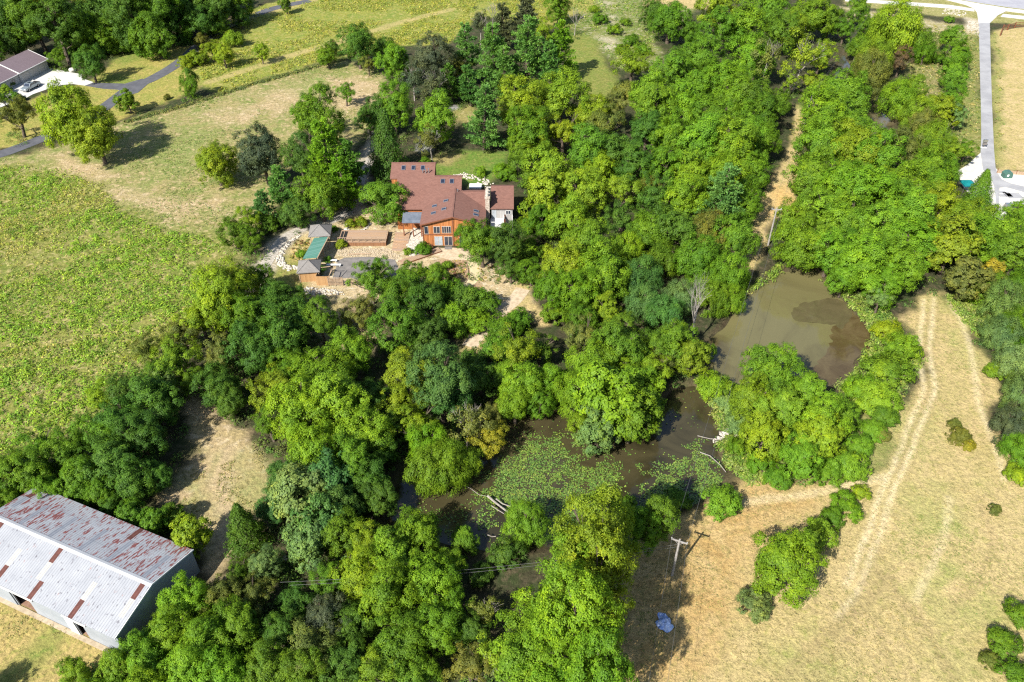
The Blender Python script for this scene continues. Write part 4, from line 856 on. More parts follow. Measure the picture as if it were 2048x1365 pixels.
def pine(name, seed, Hh=3.0, nw=17, lsz=.075):
    rng = np.random.default_rng(seed); P = []; N = []; A_ = []; mb = MB(); mb.tube([(0,0,-.03),(0,0,Hh*.5),(0,0,Hh*.98)], [.06,.045,.01], 7)
    for w_i in range(nw):
        z = .35+(Hh-.45)*w_i/(nw-1); L0 = 1.0*(1-(z-.35)/(Hh-.25))**.72+.06
        for b_i in range(rng.integers(4, 7)):
            az = rng.uniform(0, 2*np.pi); L = L0*rng.uniform(.6, 1.12); dz = rng.uniform(-.05, .12)
            d = np.array([np.cos(az), np.sin(az), dz]); mb.tube([(0, 0, z), tuple(np.array([0, 0, z])+d*L)], [.016, .004], 3, False)
            nt_ = int(10+26*L)
            t = rng.uniform(.22, 1.03, nt_); side = rng.normal(0, .13*L+.03, nt_)*np.sin(np.clip(t, 0, 1)*np.pi*.75+.4)
            ctr = np.array([0, 0, z])+d*(L*t)[:, None]+np.stack([-np.sin(az)*side, np.cos(az)*side, .02*rng.normal(size=nt_)+.05*t], 1)
            for q in ctr:
                k = 6; dd = nrm(d+rng.normal(0, .55, (k, 3))+np.array([0, 0, .35])); P.append(q+dd*.04+rng.normal(0, .02, (k, 3))); A_.append(dd); N.append(nrm(np.array([0, 0, 1.0])+rng.normal(0, .5, (k, 3))))
    P, N, A_ = np.concatenate(P), np.concatenate(N), np.concatenate(A_); n_ = len(P)
    u = nrm(A_); w_ = nrm(np.cross(N, u)); s = (lsz*rng.uniform(.6, 1.2, n_))[:, None]
    V = np.stack([P-u*s*.5, P+w_*s*.34, P+u*s, P-w_*s*.34], 1).reshape(-1, 3)
    me = mesh_np(name, V, np.arange(n_*4).reshape(n_, 4), face_attr={'v': np.clip(rng.normal(.45, .2, n_), 0, 1)}); me.materials.append(M['leaf'])
    tm = mb.mesh('trunk', False); tm.materials.append(M['bark']); return me, tm
def cedar(name, seed, Hh=2.7, nleaf=11000):
    rng = np.random.default_rng(seed); n_ = nleaf; t = rng.random(n_)**1.5; z = .08+t*(Hh-.08); az = rng.uniform(0, 2*np.pi, n_)
    r = (1-t)**.8*(1+.16*np.sin(az*5+z*6+seed)+.13*np.sin(az*9-z*11))*.92+.03; q = rng.uniform(.72, 1.05, n_); c = np.stack([np.cos(az), np.sin(az), 0*az], 1)
    P = c*(r*q)[:, None]+np.stack([0*z, 0*z, z+.12*q], 1)+rng.normal(0, .03, (n_, 3)); N = nrm(c+np.array([0, 0, .5])+rng.normal(0, .4, (n_, 3)))
    V, Fq = leaf_quads(P, N, .045*rng.uniform(.6, 1.3, n_), rng, .45, np.array([0, 0, 1.0]), .5)
    me = mesh_np(name, V, Fq, face_attr={'v': np.clip(rng.normal(.42, .2, n_), 0, 1)}); me.materials.append(M['leaf'])
    mb = MB(); mb.tube([(0,0,-.03),(0,0,Hh*.5),(0,0,Hh*.95)], [.07,.05,.01], 7)
    for i in range(26):
        a_ = i*2.4; z = .3+i*.08; L = .85*(1-z/Hh)**.8; mb.tube([(0,0,z), (math.cos(a_)*L, math.sin(a_)*L, z+.15)], [.015,.004], 3, False)
    tm = mb.mesh('trunk', False); tm.materials.append(M['bark']); return me, tm
def bare(name, seed, Hh=2.6, mat='palebark', r0=.055, spread=.55, lv=4):
    rng = random.Random(seed); mb = MB()
    tips = []
    def grow(p, d, L, r, k):
        q1 = p+d*L*.5+Vector((rng.uniform(-.04,.04), rng.uniform(-.04,.04), 0))*L; q = p+d*L
        mb.tube([p, q1, q], [r, r*.8, r*.55], 5 if k > 1 else 3, False)
        if k == 0: tips.append(q); return
        for _ in range(3 if k > 1 else rng.choice((2, 3))):
            nd_ = (d+Vector((rng.uniform(-1,1), rng.uniform(-1,1), rng.uniform(-.35,.6)))*spread).normalized(); grow(p.lerp(q, rng.uniform(.6, 1)), nd_, L*rng.uniform(.55,.82), r*.55, k-1)
    grow(Vector((0, 0, -.03)), Vector((.03, .02, 1)).normalized(), Hh*.38, r0, lv)
    me = mb.mesh(name, False); me.materials.append(M[mat]); return me, tips

KIND = {}   # code -> list of (crown mesh, trunk mesh), crown-centre height / radius, word
def reg(code, word, hc, items): KIND[code] = (items, hc, word)
def broad(n_, seed, hc, **k):
    out = []
    for i in range(n_):
        me, C, ra = crown('crown', seed+i*17, hc=hc, **k); out.append((me, trunk_mesh('trunk', C, hc, seed+i)))
    return out
reg('M', 'rounded broadleaf tree', 1.32, broad(5, 11, 1.32, a=1.03, nl=54, nleaf=30000, ls=.0255, env=.36, low=-.8))
reg('F', 'broad low-crowned tree', 1.02, broad(2, 151, 1.02, a=.98, nl=54, nleaf=30000, ls=.0255, env=.36, low=-.95))
reg('T', 'tall oval tree', 1.8, broad(3, 101, 1.8, a=1.4, nl=64, lr=(.15, .32), nleaf=33000, ls=.0245, env=.34, low=-.8))
reg('O', 'open airy tree', 1.35, broad(4, 201, 1.35, a=1.05, nl=44, lr=(.12, .26), nleaf=16000, ls=.025, env=.44, inner=.4, tight=.22, rag=.4, low=-.8))
reg('L', 'coarse-leaved tree', 1.3, broad(2, 301, 1.3, a=1.03, nl=50, lr=(.18, .36), nleaf=17000, ls=.037, ratio=.75, env=.34, sub=14, low=-.8))
reg('W', 'willow-like tree', .95, broad(3, 401, .95, a=.9, nl=48, lr=(.18, .34), nleaf=26000, ls=.034, ratio=.28, droop=.45, low=-.8))
reg('B', 'low bush', .62, broad(3, 501, .62, a=.68, nl=36, lr=(.18, .4), nleaf=15000, ls=.034, low=-.35, env=.4))
pv = [pine('crown', 31), pine('crown', 32, 2.7, 15)]
reg('P', 'layered pine', 1.5, pv)
reg('C', 'dense conical cedar', 1.25, [cedar('crown', 41), cedar('crown', 42, 2.4)])
sp = []
for i in range(2):
    br, tips = bare('trunk', 61+i, 2.7, 'palebark', .05, .5)
    me, C, ra = crown('crown', 71+i, a=1.2, hc=1.65, nl=26, lr=(.14, .24), nleaf=3600, ls=.042, env=.4, inner=.5, tight=.4); sp.append((me, br))
reg('S', 'half-bare pale-branched tree', 1.6, sp)
reg('D', 'leafless dead tree', 1.35, [(None, bare('trunk', 81+i, 2.5, 'palebark', .045, .58, 5)[0]) for i in range(2)])
reg('G', 'leafless grey shrub', .55, [(None, bare('stems', 91, 1.5, 'palebark', .03, .9, 4)[0])])
HUE = {'b': ('bright green', (.136, .250, .014)), 'g': ('mid-green', (.100, .196, .012)), 'd': ('dark green', (.070, .148, .017)), 'y': ('yellow-green', (.180, .262, .014)),
       't': ('blue-green', (.078, .172, .034)), 'o': ('olive', (.135, .155, .026)), 'p': ('pale green', (.15, .23, .055)), 'k': ('grey-green', (.075, .10, .042)), 'w': ('reddish brown', (.11, .085, .045)), 'u': ('golden', (.25, .235, .02))}
ZONES = {
'in the dark wood behind the garage house': "20,60,45,M,d 65,25,50,T,g 20,78,34,M,d 112,50,45,T,d 75,12,30,M,u 152,38,45,M,d 135,92,26,F,d 183,66,42,F,g 212,22,48,M,d 225,74,34,F,g 268,48,46,M,d 255,-5,45,M,d 305,18,45,T,g 312,74,44,F,g 345,30,40,M,d 375,66,16,F,g,1.3 392,18,40,M,d 432,8,40,M,d 470,3,35,M,g 404,42,32,M,d 348,2,42,M,d 100,-35,50,M,d 200,-35,50,M,d 300,-32,50,T,d 400,-28,45,M,d 20,-15,50,M,g -30,40,45,M,d -40,95,40,M,g 170,10,38,O,o 150,112,16,B,d 206,102,18,B,d 243,98,18,B,g 278,90,18,B,g 348,80,20,B,d 424,62,16,B,d 270,75,30,F,d",
'beside the apron of the garage house': "180,127,30,M,d 113,113,20,O,g 282,106,11,B,g 30,228,38,O,o -25,205,30,O,g",
'in the planting bed by the parked pickup': "12,180,12,B,y 30,192,11,B,g 5,198,13,B,g 40,197,9,B,o 22,168,9,B,g",
'along the driveway and yellow meadow': "441,50,19,M,g 481,34,19,M,d 372,126,17,B,y 398,118,20,B,y 422,98,20,O,y 446,108,22,M,y 468,78,22,B,y 522,104,14,T,y 571,10,14,M,g 402,80,14,M,o 655,112,20,M,g 665,95,14,M,d",
'standing alone on the pasture slope': "255,201,21,L,b 380,170,22,F,g,1.25 140,243,52,F,y,1.4 192,272,47,F,y,1.3 432,328,48,F,y 333,195,7,B,o",
'at the house drive above the left pasture': "525,308,44,M,k,1.25 640,245,52,T,g 690,185,22,O,g 612,235,38,O,g 560,372,36,P,t 640,392,46,M,g 655,315,58,P,b 700,330,40,P,d 600,320,38,T,d 595,420,34,M,d 500,440,28,O,y 468,470,30,M,g 522,415,28,P,t 505,480,26,O,g 540,450,22,B,g 690,370,34,P,g",
'in the pine grove above the house': "715,92,36,M,d 768,95,22,M,d 736,128,18,O,o 795,132,34,M,b 862,122,42,T,k 826,160,28,S,k 872,172,34,S,k 912,135,30,O,o 938,112,38,P,t 960,50,26,S,k 985,28,22,D,k 990,112,46,P,t 1010,55,30,P,k 1045,40,36,P,k 1052,112,50,P,t 1086,72,26,O,y 1120,102,40,P,g 1116,16,27,M,b 1102,138,34,P,t 1150,45,20,D,k 755,228,32,M,d 788,222,40,M,b 738,240,26,M,d 867,240,46,M,b 862,288,28,S,o 772,302,42,C,d 965,238,46,P,t 900,170,28,P,d 940,170,30,P,t 1010,150,34,P,t",
'right behind the red-roofed house': "1036,212,52,M,y 1120,198,54,M,y 1056,270,46,M,g 1128,262,46,O,y 1188,225,38,M,y 1205,255,42,O,o 1062,332,42,M,g 1102,342,50,M,y 1092,402,52,L,y 1172,312,48,M,g 1162,398,46,M,y 1040,300,26,M,b 1010,345,24,B,b 850,326,14,B,b 960,345,14,B,b",
'in the wood between house and trail': "1265,128,36,O,y 1300,182,40,M,b 1350,152,40,M,b 1232,312,46,M,d 1242,388,40,O,y 1292,262,38,M,d 1250,180,26,B,o 1312,222,45,M,b 1370,212,46,M,b 1432,242,46,M,b 1340,275,42,M,b 1402,292,50,M,b 1272,335,40,T,d 1332,342,46,M,g 1392,352,46,M,b 1452,342,46,M,b 1310,402,42,O,d 1370,402,42,M,b 1438,400,52,P,t 1482,402,40,M,g 1245,445,38,O,d 1292,462,42,M,g 1352,462,46,M,d 1420,472,46,W,o 1472,478,44,M,g 1332,522,40,W,g 1392,522,46,M,g 1452,545,44,W,b 1500,290,40,M,b 1460,300,50,M,b 1520,285,40,M,g 1500,340,36,M,g 1490,250,40,M,b 1290,380,30,O,o 1200,350,36,M,y 1225,220,32,O,o",
'at the top of the trail wood': "1340,38,38,M,g 1310,30,28,M,d 1376,62,24,M,g 1400,112,45,M,b 1440,62,40,M,g 1432,18,40,M,y 1490,50,46,M,b 1540,18,40,M,b 1500,112,46,M,b 1450,155,42,M,b 1472,200,42,M,b 1505,190,46,M,g 1530,232,36,M,g 1562,70,36,M,g 1622,28,42,M,b 1662,42,30,M,g 1602,115,46,S,y 1532,128,36,S,o 1640,115,28,O,y 1580,165,20,S,y 1620,165,22,O,y 1400,165,36,M,b 1585,60,30,M,y 1690,60,24,O,g 1560,205,24,M,g",
'beside the house garden': "1082,440,36,M,g 1132,442,46,M,b 1172,490,54,M,b 1122,530,50,M,y 1202,542,60,M,b 1162,592,46,M,b 1102,580,40,M,g 1252,500,40,W,b 1272,560,46,W,t 1292,612,42,W,t 1332,625,46,W,t 1216,622,30,T,y 1242,665,36,T,g 1055,500,30,B,b 1050,450,22,B,b 1062,545,26,M,g 1110,630,30,B,b 1170,640,36,M,g",
'around the bleached dead trunk': "1392,632,52,D,k,1.2 1360,598,36,W,p 1425,590,40,W,b 1455,600,32,W,b 1342,682,46,M,g 1380,712,36,M,y 1330,720,36,O,o 1405,560,34,W,g 1410,705,22,B,g 1480,560,22,B,g",
'against the house front': "773,402,45,F,g,1.12 965,484,46,O,g 1010,492,40,M,d 938,474,30,M,g 1022,540,26,O,d 848,498,17,B,g 817,504,10,B,y 642,468,10,B,b 668,458,9,B,g 682,488,13,B,y 604,507,11,B,b 700,448,12,B,y 722,445,13,B,y 875,540,18,B,b 895,530,12,B,b 850,545,14,B,b 900,555,9,B,o 640,540,12,O,d 655,520,9,B,g",
'in the thicket below the timber deck': "742,560,44,O,g 800,592,48,O,g 852,598,44,M,d 722,620,32,O,o 792,660,52,M,g 850,672,40,M,d 930,602,44,B,d 900,585,34,B,g 962,605,36,B,g 905,642,40,B,b 948,640,32,B,b 760,540,30,O,g 820,560,30,M,g 870,560,24,M,b 1010,655,36,B,g 1040,640,30,B,g 990,690,34,B,g 690,640,20,O,o 610,570,0,B,g 560,600,34,M,d 590,605,34,M,d",
'in the narrow wood beside the rough field': "440,602,58,M,y 482,572,44,M,y 402,640,50,O,y 362,662,44,O,o 542,622,42,M,d 596,642,44,M,d 642,642,34,T,g 562,682,50,M,d 492,640,44,M,g 502,702,50,M,d 442,712,42,O,o 350,722,46,O,y 322,752,40,M,g 300,700,38,O,o 262,790,46,M,d 312,802,50,M,d 242,850,50,M,d 332,772,34,L,p 432,770,44,M,d 462,800,34,M,d 202,800,36,O,y 192,868,46,M,g 282,880,50,M,d 132,902,46,M,g 152,958,46,M,g 222,930,50,M,d 82,902,40,O,g 62,958,46,M,g 20,940,46,M,g 102,985,36,M,g 262,962,46,M,d 12,1000,36,M,g 310,950,34,M,d 380,760,30,O,g 520,560,26,M,g 540,770,30,O,o -30,980,40,M,g 200,985,36,M,g",
'in the group left of lily pond': "652,742,58,M,b 702,702,50,M,b 602,822,68,M,b 682,802,68,M,b 722,872,58,M,b 622,902,58,M,b 662,960,54,L,t 702,930,50,M,g 560,782,50,O,y 602,992,60,L,p 572,962,44,M,t 642,1042,50,L,t 612,1092,46,L,p 742,962,44,M,d 762,1002,36,M,d 540,850,36,O,g 750,800,36,M,d 580,740,40,M,b 490,1060,40,C,d 550,1010,36,M,t 690,1010,44,M,t 760,900,34,M,d",
'beside the barn': "262,1032,32,L,g 306,1048,32,L,g 384,1072,44,L,y 225,1015,24,M,d 345,1030,24,L,g 505,1120,26,B,o 480,1150,30,O,g 540,1130,34,M,p 372,1205,50,M,b 442,1196,42,O,o 512,1190,44,O,o 342,1262,50,M,b 422,1270,54,M,b 482,1250,50,M,g 292,1312,50,M,b 372,1332,54,M,b 442,1342,50,M,b 232,1342,44,M,b 542,1332,50,M,g 150,1350,36,M,b 592,1200,38,M,d 600,1345,50,M,g 310,1180,20,O,o -75,1385,40,M,g 560,1265,42,M,d 300,1385,50,M,b 200,1395,44,M,b",
'at the foot of the lily pond': "840,1072,50,M,b 792,1112,58,M,b 742,1092,44,O,y 690,1072,42,M,g 850,1162,58,M,b 780,1202,58,M,b 722,1152,50,M,y 902,1202,44,O,g 802,1282,58,M,g 880,1262,50,M,g 650,1240,50,M,k 622,1292,54,O,o 682,1330,46,M,d 762,1342,50,O,y 832,1352,42,M,g 940,1332,46,O,o 1000,1312,48,S,y 975,1222,34,S,o 1052,1050,48,W,b 930,1080,30,B,g 1010,1110,34,B,d 960,1150,24,B,d 900,1130,30,M,b 660,1160,36,O,g 940,1260,36,M,d 700,1250,40,M,d",
'in the big clump by the crossarm pole': "1182,1108,78,T,y,1.5 1215,1062,54,T,y,1.5 1132,1200,76,T,b,1.2 1192,1185,70,T,y,1.6 1082,1252,70,M,b 1160,1272,78,T,b,1.6 1052,1322,68,M,b 1190,1342,70,T,b,1.6 1105,1375,70,M,b 1312,1032,44,T,g,1.25 1270,1062,38,T,g,1.3 1440,1002,40,B,b 1250,1010,24,B,g 1350,1000,30,B,d",
'on the wooded islet of the lily pond': "1212,802,68,L,b 1262,832,58,L,b 1182,742,58,W,b 1150,792,50,W,b 1200,862,48,L,p 1272,772,46,L,b 1302,742,40,O,y 1290,815,36,M,g 1232,702,56,M,g 1172,672,40,O,o 1312,705,36,M,g 1160,850,36,O,y 1255,750,44,M,b 1300,850,24,O,p",
'on the upper bank of the lily pond': "1042,702,54,O,y 1052,772,48,M,b 1010,742,36,M,b 1092,762,40,M,b 1030,812,36,M,b 880,762,66,T,t 820,742,54,O,y 800,802,44,O,y 830,852,46,O,y 932,852,44,S,o 976,872,38,O,u 870,932,62,W,b 860,892,48,W,b 920,922,42,W,y 985,832,30,O,o 1080,700,36,O,g 960,760,36,M,d 780,860,36,M,d 900,800,40,M,t 1080,810,30,M,g 940,720,30,B,d",
'on the land tongue between the ponds': "1545,742,54,M,b 1500,802,46,M,y 1560,822,50,M,b 1612,792,50,M,b 1642,848,50,M,b 1632,880,50,L,y 1530,872,50,M,y 1592,920,44,M,b 1690,822,34,M,g 1770,742,44,B,b 1752,792,44,B,b 1722,775,34,B,b 1800,700,38,B,b 1432,772,36,B,b 1465,805,30,B,p 1520,930,30,B,b 1700,930,42,B,b 1660,945,32,B,g 1780,665,32,B,y 1480,850,30,B,p 1475,895,24,B,b 1765,830,30,B,g 1745,860,26,B,b 1715,890,30,B,g 1765,870,18,B,o 1560,955,30,B,g",
'on the dry hay meadow': "1572,1128,72,M,b 1505,1208,35,B,p 1640,1068,38,B,b 1690,1012,32,B,b 1610,1090,30,B,g 1720,985,20,B,y 1665,1035,26,B,g 1920,872,22,B,o 1935,890,16,B,u 1910,850,14,B,o 2012,1290,34,B,g 2045,1232,32,B,g 2030,1345,34,B,g 1980,1320,18,B,o 1990,1020,14,B,o",
'right of the trail in the big wood': "1692,192,44,M,b 1652,232,50,M,b 1722,185,32,O,o 1642,292,50,M,b 1702,302,50,M,y 1752,312,50,M,b 1812,302,46,O,o 1862,282,40,W,y 1632,352,46,M,b 1682,372,50,M,b 1742,382,54,M,b 1802,372,54,M,b 1852,342,46,M,b 1642,422,46,M,b 1592,442,40,M,b 1702,442,54,M,b 1762,452,54,M,b 1822,442,54,M,b 1882,412,50,O,y 1932,442,46,M,y 1602,482,50,M,b 1662,502,46,M,b 1722,522,58,M,b 1792,532,54,M,b 1832,492,50,M,b 1762,572,40,M,b 1902,492,54,L,y 1952,482,50,M,g 2002,462,50,M,b 2035,505,42,M,g 1932,552,46,L,o 1988,545,22,L,u 1975,570,30,M,g 2045,425,26,M,b 1905,300,32,O,y 1885,345,34,M,b 1850,385,36,M,b 1700,245,40,M,b 1640,180,24,M,b 1610,520,30,B,b 1690,555,36,M,b 1990,500,36,M,g",
'among the willows near the highway': "1802,58,58,W,y 1752,118,42,W,y 1832,85,36,W,g 1802,122,24,O,w 1742,152,42,W,o 1770,65,36,W,y 1850,105,26,W,g 1715,20,26,M,g 1800,202,38,W,b 1832,232,36,W,b 1862,212,32,O,y 1780,285,26,W,b 1820,180,26,M,b 1715,95,22,M,g 1730,50,20,M,g 1850,250,30,W,o",
'in the row beside the straight lane': "1905,75,25,M,b 1915,112,28,M,b 1908,150,28,M,b 1902,200,25,M,g 1886,226,28,L,y 1915,232,24,O,p 1962,386,31,C,g 1932,300,24,O,g 1895,255,20,G,k 1878,118,14,B,g 1900,40,10,B,g",
'in the dense thicket at the meadow edge': "2012,612,46,W,p 2042,652,42,W,g 2002,672,40,W,p 2032,722,46,W,p 2042,792,46,W,p 2022,852,42,W,k 2042,902,36,W,g 2000,740,26,B,b 1985,600,30,B,b 2035,950,26,B,y 2045,580,40,M,g 2060,850,36,W,p 2065,700,36,M,g 1960,590,28,B,b 1775,606,32,G,k 1760,600,28,O,p",
'among the weeds of the upper meadow': "1200,40,14,B,g 1230,60,16,B,b 1260,80,16,B,g 1250,45,12,B,b 1285,100,18,B,b 1245,100,14,B,b 1190,18,12,B,y",
}
ORD = ['first','second','third','fourth','fifth','sixth','seventh','eighth','ninth','tenth','eleventh','twelfth','thirteenth','fourteenth','fifteenth','sixteenth','seventeenth','eighteenth','nineteenth','twentieth','twenty-first','twenty-second','twenty-third','twenty-fourth','twenty-fifth','twenty-sixth','twenty-seventh','twenty-eighth','twenty-ninth','thirtieth']
OBJ_NAME = {'M': 'broadleaf_tree', 'F': 'broadleaf_tree', 'T': 'oval_tree', 'O': 'open_tree', 'L': 'broadleaf_tree', 'W': 'willow_tree', 'B': 'bush', 'P': 'pine_tree', 'C': 'cedar_tree', 'S': 'half_bare_tree', 'D': 'dead_tree', 'G': 'bare_shrub'}
trees = []   # (x, y, R, code)
rt = random.Random(7)
for zone, txt in ZONES.items():
    rows = []
    for t in txt.split():
        cx, cy_, r, code, hue, *zs = t.split(',')
        if float(r) > 0: rows.append((float(cx), float(cy_), float(r), code, hue, float(zs[0]) if zs else 1.0))
    cls = {}
    for row in sorted(rows): cls.setdefault((row[3], row[4]), []).append(row)
    for (code, hue), members in cls.items():
        items, hc, word = KIND[code]
        for i, (cx, cy_, r, _, _, zs) in enumerate(members):
            R = 4.5
            for _ in range(5):
                p = G(cx, cy_, hc*R*.92*zs); R = r*depth(p)/F_PX*1.06
            lab = (HUE[hue][0]+' ' if code not in 'DG' else '')+word+' '+zone
            if len(members) > 1: lab += f', {ORD[i]} from left'
            o = tag(empty(OBJ_NAME[code], (p.x, p.y, -.05), rt.uniform(0, 6.283)), lab, 'bush' if code in 'BG' else 'tree', 'trees and bushes '+zone)
            sz = rt.uniform(.93, 1.07)*zs; o.scale = (R*rt.uniform(.88, 1.1), R*rt.uniform(.88, 1.1), R*sz); o.rotation_euler.x = rt.uniform(-.08, .08); o.rotation_euler.y = rt.uniform(-.08, .08)
            cm, tm = rt.choice(items); h = np.array(HUE[hue][1])*rt.uniform(.86, 1.14); h = h*np.array([rt.uniform(.9, 1.12), 1, rt.uniform(.85, 1.2)])*(1.35 if code == 'P' else 1)
            tro = link('stems' if code == 'G' else 'trunk', tm, None, o)
            if cm is not None:
                c_ = link('crown', cm, None, o); c_.color = (*h, 1)
            trees.append((p.x, p.y, R, code))

# ---- ground plants too many to count
def mounds(name, pts, rad, hgt, cols, nleaf, ls, label, cat, seed, ratio=.4, upright=.6):
    """pts (n,2[,3]); one joined mass of small leafy mounds"""
    rng = np.random.default_rng(seed); n_ = len(pts); k = nleaf
    D = rnd_dirs(n_*k, rng, .0).reshape(n_, k, 3); q = rng.uniform(.55, 1.05, (n_, k, 1))
    P = D*q*np.stack([rad, rad, hgt], 1)[:, None]; P[..., :2] += pts[:, None, :2]
    if pts.shape[1] > 2: P[..., 2] += pts[:, None, 2]
    P = P.reshape(-1, 3); N = nrm(D.reshape(-1, 3)*.8+np.array([0, 0, .6])+rng.normal(0, .35, (n_*k, 3)))
    sz = np.repeat(ls, k)*rng.uniform(.6, 1.3, n_*k)
    V, Fq = leaf_quads(P, N, sz, rng, ratio, np.array([0, 0, 1.0]), upright*.6)
    V[:, 2] = np.maximum(V[:, 2], -.5)
    col = np.repeat(cols, k, 0)*1.25*rng.uniform(.8, 1.2, (n_*k, 1))
    me = mesh_np(name, V, Fq, face_attr={'v': np.clip(rng.normal(.45, .2, n_*k), 0, 1), 'col': col})
    return tag(link(name, me, M['weed']), label, cat, kind='stuff')
def scatter(poly, n_, seed, keep=None, inset=0.0):
    rng = np.random.default_rng(seed); W_ = WP(poly); lo, hi = W_.min(0), W_.max(0); lo = np.maximum(lo, [-210, 35]); hi = np.minimum(hi, [210, 330])
    Q = rng.uniform(lo, hi, (n_, 2)); Q = Q[sdist(Q[:, 0], Q[:, 1], W_) > inset]
    if keep is not None: Q = Q[rng.random(len(Q)) < keep(Q[:, 0], Q[:, 1])]
    return Q
def palette(n_, cols, rng, w_=None): return np.array(cols)[rng.choice(len(cols), n_, p=w_)]*rng.uniform(.8, 1.2, (n_, 1))
def off_water(Q, m=0.3):
    d = np.full(len(Q), -99.0)
    for p_ in PONDS: d = np.maximum(d, sdist(Q[:, 0], Q[:, 1], p_))
    return Q[d < -m]
R5 = np.random.default_rng(99)
FIELD = [(-260,350),(60,335),(130,345),(200,372),(250,428),(330,458),(420,478),(480,520),(505,570),(440,620),(340,710),(240,810),(150,880),(0,960),(-300,1050)]
def aniso(x, y, sc, seed): u, v_ = x*.8+y*.6, -x*.6+y*.8; return fbm(u*.42, v_*1.25, sc, seed)
Q = scatter(FIELD, 40000, 1, lambda x, y: sstep(.32, .54, aniso(x, y, .16, 21)*.55+fbm(x, y, .5, 22)*.45)); Q = Q+R5.normal(0, 1.6, Q.shape)*(R5.random((len(Q), 1)) < .5)
cl = aniso(Q[:, 0], Q[:, 1], .07, 31); r_ = .22+.85*R5.random(len(Q))**2.5
cg = np.where((cl+R5.normal(0, .07, len(Q)) > .45)[:, None], palette(len(Q), [(.145, .24, .02), (.12, .205, .022), (.185, .25, .025)], R5), palette(len(Q), [(.24, .25, .045), (.18, .22, .03), (.32, .285, .09)], R5))
mounds('field_weeds', Q, r_, r_*.85, cg, 8, .12+.10*r_, 'knee-high weeds and grass of the rough field', 'weeds', 3)
Q = scatter(FIELD, 7500, 2, lambda x, y: sstep(.44, .6, aniso(x, y, .11, 23)*.6+fbm(x, y, .35, 24)*.4)); r_ = .55+.75*R5.random(len(Q))**2
cl = aniso(Q[:, 0], Q[:, 1], .07, 31)
mounds('tall_field_weeds', Q, r_, r_*.95, np.where((cl+R5.normal(0, .06, len(Q)) > .44)[:, None], palette(len(Q), [(.14, .25, .016), (.12, .22, .018), (.18, .265, .02)], R5), palette(len(Q), [(.21, .25, .03), (.17, .23, .025)], R5)), 26, .13+.05*r_, 'taller bright weed clumps of the rough field', 'weeds', 4, .45)
YM = [(395,100),(480,32),(560,0),(640,-30),(1190,-30),(1080,45),(960,30),(900,85),(800,92),(690,108),(560,145),(440,185),(405,165)]
def strip(x, y): return np.where(-sdist(x, y, WP([(420,165),(560,118),(690,80),(800,45),(900,20)]), False) > 2.2, 1, .1)*sstep(.3, .5, fbm(x, y, .1, 51))
Q = scatter(YM, 26000, 5, strip); r_ = .35+.8*R5.random(len(Q))**2
mounds('meadow_weeds', Q, r_, r_*.8, palette(len(Q), [(.19, .22, .025), (.24, .24, .03), (.13, .18, .025), (.30, .27, .07)], R5), 9, .15+.1*r_, 'yellow flowering weeds of the far meadow', 'weeds', 6)
UP = [(1090,30),(1190,-20),(1330,-30),(1320,60),(1290,130),(1240,140),(1200,90),(1150,60)]
Q = scatter(UP, 3500, 8, lambda x, y: sstep(.35, .5, fbm(x, y, .15, 61))); r_ = .4+.8*R5.random(len(Q))**2
mounds('upper_meadow_weeds', Q, r_, r_*.8, palette(len(Q), [(.13, .20, .03), (.10, .17, .025), (.19, .22, .05)], R5), 9, .18+.1*r_, 'green weeds on the upper meadow', 'weeds', 9)
PS = [(-260,318),(0,318),(120,296),(250,248),(400,207),(560,157),(690,124),(760,155),(730,260),(600,260),(545,430),(480,500),(330,452),(250,420),(130,340),(-260,345)]
Q = scatter(PS, 24000, 10, lambda x, y: sstep(.45, .62, fbm(x, y, .1, 71))); r_ = .25+.4*R5.random(len(Q))**2
mounds('pasture_grass', Q, r_, r_*.45, palette(len(Q), [(.14, .19, .045), (.19, .20, .06), (.11, .17, .04)], R5), 7, .10+.1*r_, 'short grass tufts of the grazed pasture', 'grass', 11)
stripQ = []
for a_, c_ in zip([(250,246),(400,203),(520,165),(600,143)], [(400,203),(520,165),(600,143),(690,118)]):
    A2, C2 = np.array(G(*a_)[:2]), np.array(G(*c_)[:2]); t = R5.random((150, 1)); stripQ.append(A2+(C2-A2)*t+R5.normal(0, .5, (150, 2)))
Q = np.concatenate(stripQ); r_ = .4+.5*R5.random(len(Q))
mounds('fence_line_weeds', Q, r_, r_*.8, palette(len(Q), [(.10, .13, .03), (.15, .15, .04), (.08, .11, .03)], R5), 12, .2+.05*r_, 'weedy strip along the pasture edge', 'weeds', 12)
HM = [(1868,586),(1892,590),(1925,642),(1976,740),(1986,850),(2012,900),(2080,960),(2250,1200),(2250,1420),(1240,1420),(1260,1200),(1262,1120),(1300,1070),(1400,1024),(1480,982),(1600,975),(1740,952),(1770,900),(1740,872),(1760,832),(1800,802),(1842,742),(1800,645)]
Q = scatter(HM, 32000, 14, lambda x, y: .25+.75*sstep(.45, .62, fbm(x, y, .18, 81))); r_ = .08+.18*R5.random(len(Q))**2
gsel = fbm(Q[:, 0], Q[:, 1], .13, 83)+R5.normal(0, .07, len(Q)) > .56
mounds('hay_stubble', Q, r_, r_*.6, np.where(gsel[:, None], palette(len(Q), [(.13, .16, .04), (.10, .145, .035)], R5), palette(len(Q), [(.26, .215, .10), (.22, .185, .08), (.17, .155, .055)], R5)), 6, .05+.12*r_, 'dry cut stubble of the hay meadow', 'stubble', 15)
MG = [(1552,545),(1566,528),(1475,590)], 
